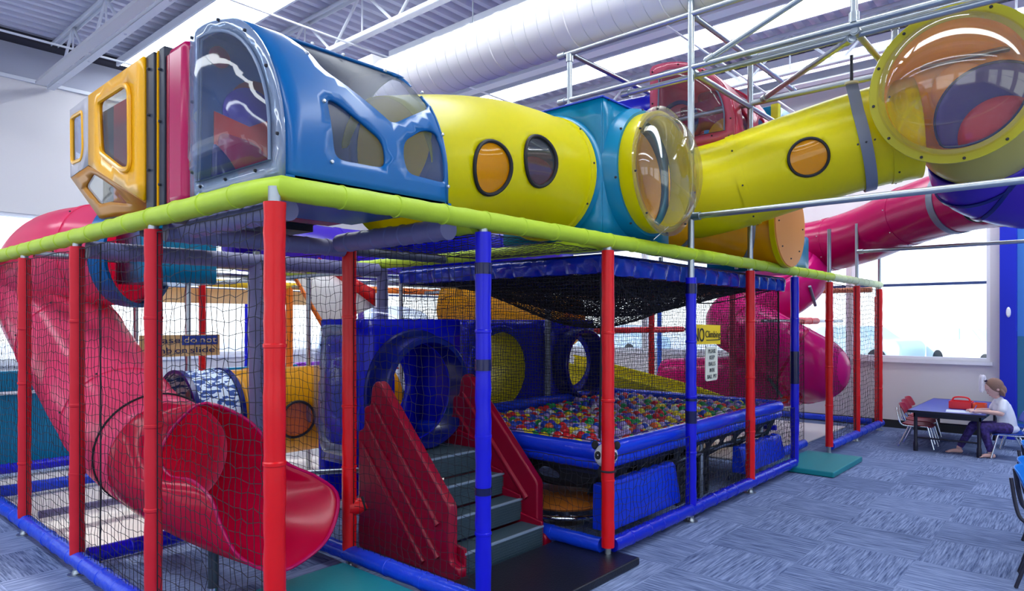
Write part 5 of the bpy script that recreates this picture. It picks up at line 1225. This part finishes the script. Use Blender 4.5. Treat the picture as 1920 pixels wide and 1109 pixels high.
for x in (8.30, 9.84):
    for y in (-1.40, -.74): MB().tube([(x, y, tz - .03), (x, y, .12), (x, y, .1), (x, y, 0)], [.021, .021, .027, .027], 12).build('leg', BM, TB)
for x in (8.30, 9.84): MB().cyl((x, -1.40, .17), (x, -.74, .17), .011, 10).build('crossbar', BM, TB)
def kidchair(seatm, legm, lb, sh=.30, bh=.56, loc=(0, 0, 0), legr=.0115):   # faces -y, back at +y
    e = empty('school_chair', (0, 0, 0), lb, 'chair'); w_ = .17
    def seat(u, v):   # u -1..1 v -1..1
        return Vector((u * w_ * (1 - .06 * v), v * .165, sh + .010 * (abs(u) ** 2) - .008 * (1 - v * v) + (-.022 * max(0, -v) ** 4) + .02 * max(0, v - .6)))
    MB().sheet(rpoly([(-1, -1), (1, -1), (1, 1), (-1, 1)], .35, 8), [], .16, seat).build('seat', seatm, e, solid=.008)
    def back(u, v):
        return Vector((u * w_ * .95, .185 + .035 * v - .03 * (u * u) + .0, sh + .13 + (bh - sh - .13) * (v + 1) / 2))
    MB().sheet(rpoly([(-1, -1), (1, -1), (1, 1), (-1, 1)], .45, 8), [], .16, back).build('backrest', seatm, e, solid=.008)
    for s in (-1, 1):
        lf = MB().tube([(s * .13, -.12, sh - .012), (s * .145, -.19, .012)], legr, 10).build('leg', legm, e); lr = MB().tube([(s * .13, .08, sh - .012), (s * .145, .20, .012)], legr, 10).build('leg', legm, e)
        MB().tube(spline([(s * .12, -.13, sh - .012), (s * .14, .10, sh - .016), (s * .15, .17, sh + .005), (s * .15, .20, sh + .08), (s * .145, .225, bh - .05)], 5), legr, 10).build('back_frame', legm, e)
        for y, q in ((-.19, lf), (.20, lr)): MB().ball((s * .145, y, .010), .012, (1, 1, .7)).build('foot_cap', CHROME if legm is CHROME else legm, q)
    MB().tube([(-.13, -.10, sh - .015), (.13, -.10, sh - .015)], legr * .9, 8).build('seat_bar', legm, e)
    return e
RC = mat('red_chair_plastic', rgb(150, 4, 44), .35); BC_ = mat('blue_chair_plastic', rgb(20, 110, 205), .3); NC = mat('navy_chair_plastic', rgb(30, 70, 170), .35)
ch = kidchair(RC, CHROME, 'red seated chrome chair nearest the red posts at the table'); ch.location = (8.60, -.72, 0)
copy_tree(ch, (9.04, -.66, 0), 'second red chrome chair along the table, behind the nearest')
copy_tree(ch, (9.46, -.62, 0), 'third red chrome chair along the table, closest to the wall')
g = kidchair(NC, CHROME, 'blue backed chrome chair that the girl sits on'); g.location = (8.50, -1.66, 0); g.rotation_euler = (0, 0, PI + .28)
copy_tree(g, (9.25, -1.72, 0), 'blue backed chrome chair behind the girl at the table side', rotz=PI)
DL = mat('dark_chair_leg', (.02, .02, .035), .35)
b1 = kidchair(BC_, DL, 'blue plastic chair at the lower right edge, nearest one', sh=.42, bh=.72, legr=.011); b1.location = (3.83, -2.32, 0)
copy_tree(b1, (4.16, -2.31, 0), 'blue plastic chair at the right edge tucked behind the nearest one')
copy_tree(b1, (4.96, -2.27, 0), 'blue plastic chair at the right edge, farthest of the three')
# paper and caddy
MB().add([(8.30, -1.06, tz + .002), (8.34, -1.42, tz + .002), (8.62, -1.38, tz + .002), (8.57, -1.03, tz + .002)], [(0, 1, 2, 3)]).build('paper_sheet', mat('paper', rgb(228, 236, 250), .7), label='white sheet of paper on the table under the girl hands', cat='paper', solid=.0015, smooth=False)
e = empty('craft_caddy', (8.85, -1.22, tz + .002), 'red orange plastic caddy with handle on the blue table', 'caddy')
RCD = mat('red_caddy', rgb(228, 50, 60), .35); OCD = mat('orange_caddy', rgb(235, 90, 50), .35)
def tray(x0, x1, y0, y1, z0, h, m, nm):
    mb = MB(); t = .006; mb.bx(x0, x1, y0, y1, z0, z0 + t)
    for a in ((x0, x1, y0, y0 + t), (x0, x1, y1 - t, y1), (x0, x0 + t, y0, y1), (x1 - t, x1, y0, y1)): mb.bx(*a, z0, z0 + h)
    mb.build(nm, m, e, smooth=False, bevel=.001)
tray(8.72, 8.95, -1.27, -1.03, tz + .003, .09, RCD, 'tray'); tray(8.74, 8.95, -1.41, -1.28, tz + .003, .075, OCD, 'side_tray')
MB().tube(spline([(8.83, -1.05, tz + .06), (8.83, -1.07, tz + .13), (8.83, -1.15, tz + .145), (8.83, -1.23, tz + .13), (8.83, -1.25, tz + .06)], 6), .010, 8).build('handle', RCD, e)
# the girl, built in a local frame (x forward, y left, z up) then turned
ga = math.atan2(.93, -.42); cG, sG = math.cos(ga), math.sin(ga); GO = Vector((8.53, -1.64, 0))
def T(x, y, z): return Vector((GO.x + x * cG - y * sG, GO.y + x * sG + y * cG, z))
GR = Matrix.Rotation(ga, 3, 'Z')
PG = empty('person', GO, 'girl in white shirt and purple leggings drawing at the table', 'person')
SK = mat('skin', rgb(226, 182, 172), .5); HR = mat('blonde_hair', rgb(140, 108, 96), .6, bump=.5, bscale=150); HB = mat('glow_ponytail_hair', rgb(244, 240, 250), .6, bump=.5, bscale=150)  # ponytail copy of the hair whitened, its bright glow painted in
SHT = mat('white_tshirt', rgb(226, 230, 244), .8); LG = mat('purple_leggings', rgb(62, 46, 112), .7, var=.6, vscale=28)
def limb(mb, pts, rs, seg=14):
    P = spline([T(*p) for p in pts], 4); n = len(P); k = (len(rs) - 1)
    rr = []
    for i in range(n):
        f = i / (n - 1) * k; j = min(k - 1, int(f)); rr.append(rs[j] + (rs[j + 1] - rs[j]) * (f - j))
    mb.tube(P, rr, seg); mb.ball(P[0], rr[0], seg=12, rings=8); mb.ball(P[-1], rr[-1], seg=12, rings=8)
bd = MB()
limb(bd, [(0, 0, .36), (.01, 0, .48), (.05, 0, .60), (.07, 0, .67)], [.085, .078, .082, .05])
limb(bd, [(.07, 0, .66), (.10, 0, .74)], [.032, .030])
hc = (.125, 0, .825); tilt = Matrix.Rotation(ga, 3, 'Z') @ Matrix.Rotation(.55, 3, 'Y')
def Hd(x, y, z): return T(*hc) + tilt @ Vector((x, y, z))
bd.ball(Hd(0, 0, .01), .088, (1.0, .84, 1.02), 24, 16, tilt); bd.ball(Hd(.028, 0, -.045), .056, (1, .85, .95), 20, 12, tilt)
bd.ball(Hd(.086, 0, -.022), .012, (1.1, .8, 1.3), 12, 8, tilt)                                 # nose
bd.ball(Hd(.074, 0, -.052), .014, (.7, 1.3, .6), 12, 8, tilt); bd.ball(Hd(.062, 0, -.082), .016, (1, 1, .8), 12, 8, tilt)
for s in (-1, 1): bd.ball(Hd(-.008, s * .075, -.015), .020, (.8, .4, 1.2), 12, 8, tilt); bd.ball(Hd(.060, s * .032, .010), .014, (.6, 1.2, .6), 10, 6, tilt)
def arm(s, hand):
    sh = (.055, s * .095, .655); el = (.10, s * .155, .535); wr = hand
    limb(bd, [sh, el], [.036, .029]); limb(bd, [el, ((el[0] + wr[0]) / 2, (el[1] + wr[1]) / 2, (el[2] + wr[2]) / 2 + .004), wr], [.029, .026, .018])
    px, py, pz = wr
    limb(bd, [(px, py, pz), (px + .045, py - s * .006, pz - .004)], [.019, .022], 10)
    for k in range(4):
        yy = py - s * .006 + (k - 1.5) * .0125; l = (.032, .040, .037, .028)[k]
        limb(bd, [(px + .05, yy, pz), (px + .05 + l * .6, yy, pz + .004), (px + .05 + l, yy - s * .004, pz - .014)], [.0072, .0068, .0055], 8)
    limb(bd, [(px + .015, py - s * .022, pz), (px + .045, py - s * .036, pz - .006), (px + .06, py - s * .03, pz - .012)], [.009, .0075, .006], 8)
arm(1, (.30, .07, .545)); arm(-1, (.31, -.06, .545))
NL = [(.02, .075, .355), (.27, .10, .365), (.20, .11, .10), (.19, .11, .07)]; FL = [(.02, -.075, .355), (.31, -.10, .355), (.43, -.14, .10), (.45, -.14, .07)]
for L_ in (NL, FL):
    limb(bd, [L_[0], L_[1]], [.062, .045]); limb(bd, [L_[1], L_[2], L_[3]], [.043, .030, .027])
    x, y, z = L_[3]
    limb(bd, [(x - .02, y, .028), (x + .05, y, .030), (x + .115, y, .016)], [.026, .024, .015], 12)
    for k in range(5): limb(bd, [(x + .105, y + (k - 2) * .011, .013), (x + .138 - abs(k - 1) * .005, y + (k - 2) * .012, .010)], [.0085, .0075], 8)
bd.build('body', SK, PG, remesh=.0045)
for s in (-1, 1):
    MB().ball(Hd(.076, s * .031, .006), .0075, (.5, 1.3, .5), 10, 6, tilt).build('eye', mat('dark_eye', (.03, .02, .03), .3), PG)
    MB().tube([Hd(.080, s * .018, .024), Hd(.079, s * .034, .028), Hd(.070, s * .048, .022)], .0022, 6).build('eyebrow', HR, PG)
MB().tube([Hd(.086, -.014, -.053), Hd(.089, 0, -.052), Hd(.086, .014, -.053)], .003, 6).build('mouth', mat('lips', rgb(190, 110, 112), .5), PG)
st = MB()
limb(st, [(-.01, 0, .36), (0, 0, .48), (.045, 0, .60), (.07, 0, .672)], [.105, .094, .096, .055], 20)
st.ball(T(.05, 0, .645), .10, (.75, 1.15, .50), rot=GR)
for s in (-1, 1): limb(st, [(.055, s * .085, .655), (.085, s * .135, .575)], [.050, .047], 16)
st.ball(T(-.02, 0, .345), .11, (1.05, 1.1, .6), rot=GR)
st.build('tshirt', SHT, PG, remesh=.006)
lg = MB()
lg.ball(T(0, 0, .345), .10, (1.1, 1.15, .62), rot=GR)
for L_ in (NL, FL): limb(lg, [L_[0], L_[1]], [.072, .053], 18); limb(lg, [L_[1], L_[2]], [.052, .037], 18)
lg.build('leggings', LG, PG, remesh=.006)
hr = MB()
hr.ball(Hd(-.020, 0, .020), .094, (1.02, .92, 1.02), 24, 16, tilt); hr.ball(Hd(-.055, 0, -.045), .070, (.8, 1.05, 1.0), 20, 12, tilt)
for k in range(9):
    y = (k - 4) * .017; limb(hr, [(.075 - .0, y, .80), (.045, y * 1.1, .765), (.035 + .004 * (k % 3), y * 1.15, .735 - .006 * (k % 2))], [.02, .014, .006], 8)
# cut hair away from the face: keep only vertices behind the face plane
hr.v = [v if (tilt.transposed() @ (v - T(*hc))).x < .050 - .35 * max(0, -(tilt.transposed() @ (v - T(*hc))).z) else v - tilt @ Vector(((tilt.transposed() @ (v - T(*hc))).x - .050 + .35 * max(0, -(tilt.transposed() @ (v - T(*hc))).z), 0, 0)) for v in hr.v]
hr.build('hair', HR, PG, remesh=.005)
pt = MB(); top = Hd(.030, 0, .112)
tl = tilt.transposed() @ Vector((0, 0, 1))
for k in range(40):
    a = R.uniform(0, 2 * PI); q = R.uniform(.2, 1); dx, dy = math.cos(a) * .016 * q, math.sin(a) * .022 * q
    p0 = top + Vector((dx * .3, dy * .3, 0)); f = GR @ Vector((1, 0, 0))
    p1 = top + f * (.03 + dx * 1.4) + GR @ Vector((0, dy, 0)) + Vector((0, 0, .060 + R.uniform(-.01, .012)))
    p2 = top + f * (.050 + dx) + GR @ Vector((0, dy * 1.5, 0)) + Vector((0, 0, .01))
    p3 = top + f * (.052 + dx + R.uniform(-.02, .012)) + GR @ Vector((0, dy * 1.8, 0)) + Vector((0, 0, -.09 - R.uniform(0, .05)))
    P = spline([p0, p1, p2, p3], 5); pt.tube(P, [.0095 * (1 - .6 * i / len(P)) for i in range(len(P))], 6)
pt.build('ponytail', HB, PG)
MB().lathe(top + Vector((0, 0, .004)), (GR @ Vector((.45, 0, .9))), [(.010, -.012), (.016, -.006), (.016, .008), (.010, .014)], 16).build('hair_tie', mat('dark_hair_tie', rgb(40, 20, 60), .6), PG)
e = MB(); e.cyl(T(.36, .05, .525), T(.33, .08, .62), .004, 8); e.build('crayon', mat('crayon_blue', rgb(90, 120, 220), .5), label='thin crayon held in the girl hand above the paper', cat='crayon')

# ---------------------------------------------------------------- outside
MB().add([(XW + .2, -40, -.05), (90, -40, -.05), (90, 60, -.05), (XW + .2, 60, -.05)], [(0, 1, 2, 3)]).build('floor_parking', mat('whitened_asphalt', rgb(225, 228, 232), .9), smooth=False, kind='structure')  # ground near white, overexposure outside put into its colour
MB().add([(-60, YW + .2, -.05), (XW + .2, YW + .2, -.05), (XW + .2, 60, -.05), (-60, 60, -.05)], [(0, 1, 2, 3)]).build('floor_yard', mat('whitened_asphalt', rgb(225, 228, 232), .9), smooth=False, kind='structure')
def car(loc, rz, m, lb):  # car paints kept near white to imitate the overexposed view outside
    e = empty('parked_car', loc, lb, 'car'); M_ = Matrix.Rotation(rz, 3, 'Z'); L = Vector(loc)
    def W(u, v, t): return L + M_ @ Vector((u, t, v))
    body = rpoly([(-2.2, .28), (-2.25, .75), (-2.1, .95), (-1.35, 1.02), (-.75, 1.45), (.75, 1.48), (1.35, 1.05), (2.1, .98), (2.3, .75), (2.25, .28)], .12, 4)
    MB().prism(body, W, -.85, .85).build('body', m, e, bevel=.06)
    GLS = mat('car_glass', rgb(190, 208, 218), .1)
    for t in (-.86, .86):
        MB().prism(rpoly([(-1.15, 1.05), (-.68, 1.38), (-.05, 1.41), (-.05, 1.05)], .04), W, t - .01, t + .01).build('side_window', GLS, e)
        MB().prism(rpoly([(.05, 1.05), (.05, 1.41), (.70, 1.42), (1.15, 1.05)], .04), W, t - .01, t + .01).build('side_window', GLS, e)
        for u in (-1.4, 1.4): MB().lathe(W(u, .33, t - .1 if t > 0 else t + .1), M_ @ Vector((0, 1 if t > 0 else -1, 0)), [(.001, 0), (.33, 0), (.33, .12), (.2, .13), (.001, .12)], 28).build('wheel', BLACK, e)
    MB().prism([(1.36, 1.07), (.80, 1.44), (.78, 1.40), (1.30, 1.04)], W, -.7, .7).build('windshield', GLS, e)
car((24.5, .2, 0), .6, mat('white_car_paint', rgb(225, 232, 236), .3), 'pale car parked outside, right part of the window')
car((29, 8.5, 0), 1.3, mat('silver_car_paint', rgb(222, 230, 236), .3), 'silver car parked outside, seen between the right posts')
car((26, 4.6, 0), 1.3, mat('teal_car_paint', rgb(208, 230, 234), .3), 'pale teal car outside behind the right red posts')
car((25, 14, 0), 1.3, mat('blue_car_paint', rgb(196, 216, 236), .3), 'light blue car outside seen past the ball pit')
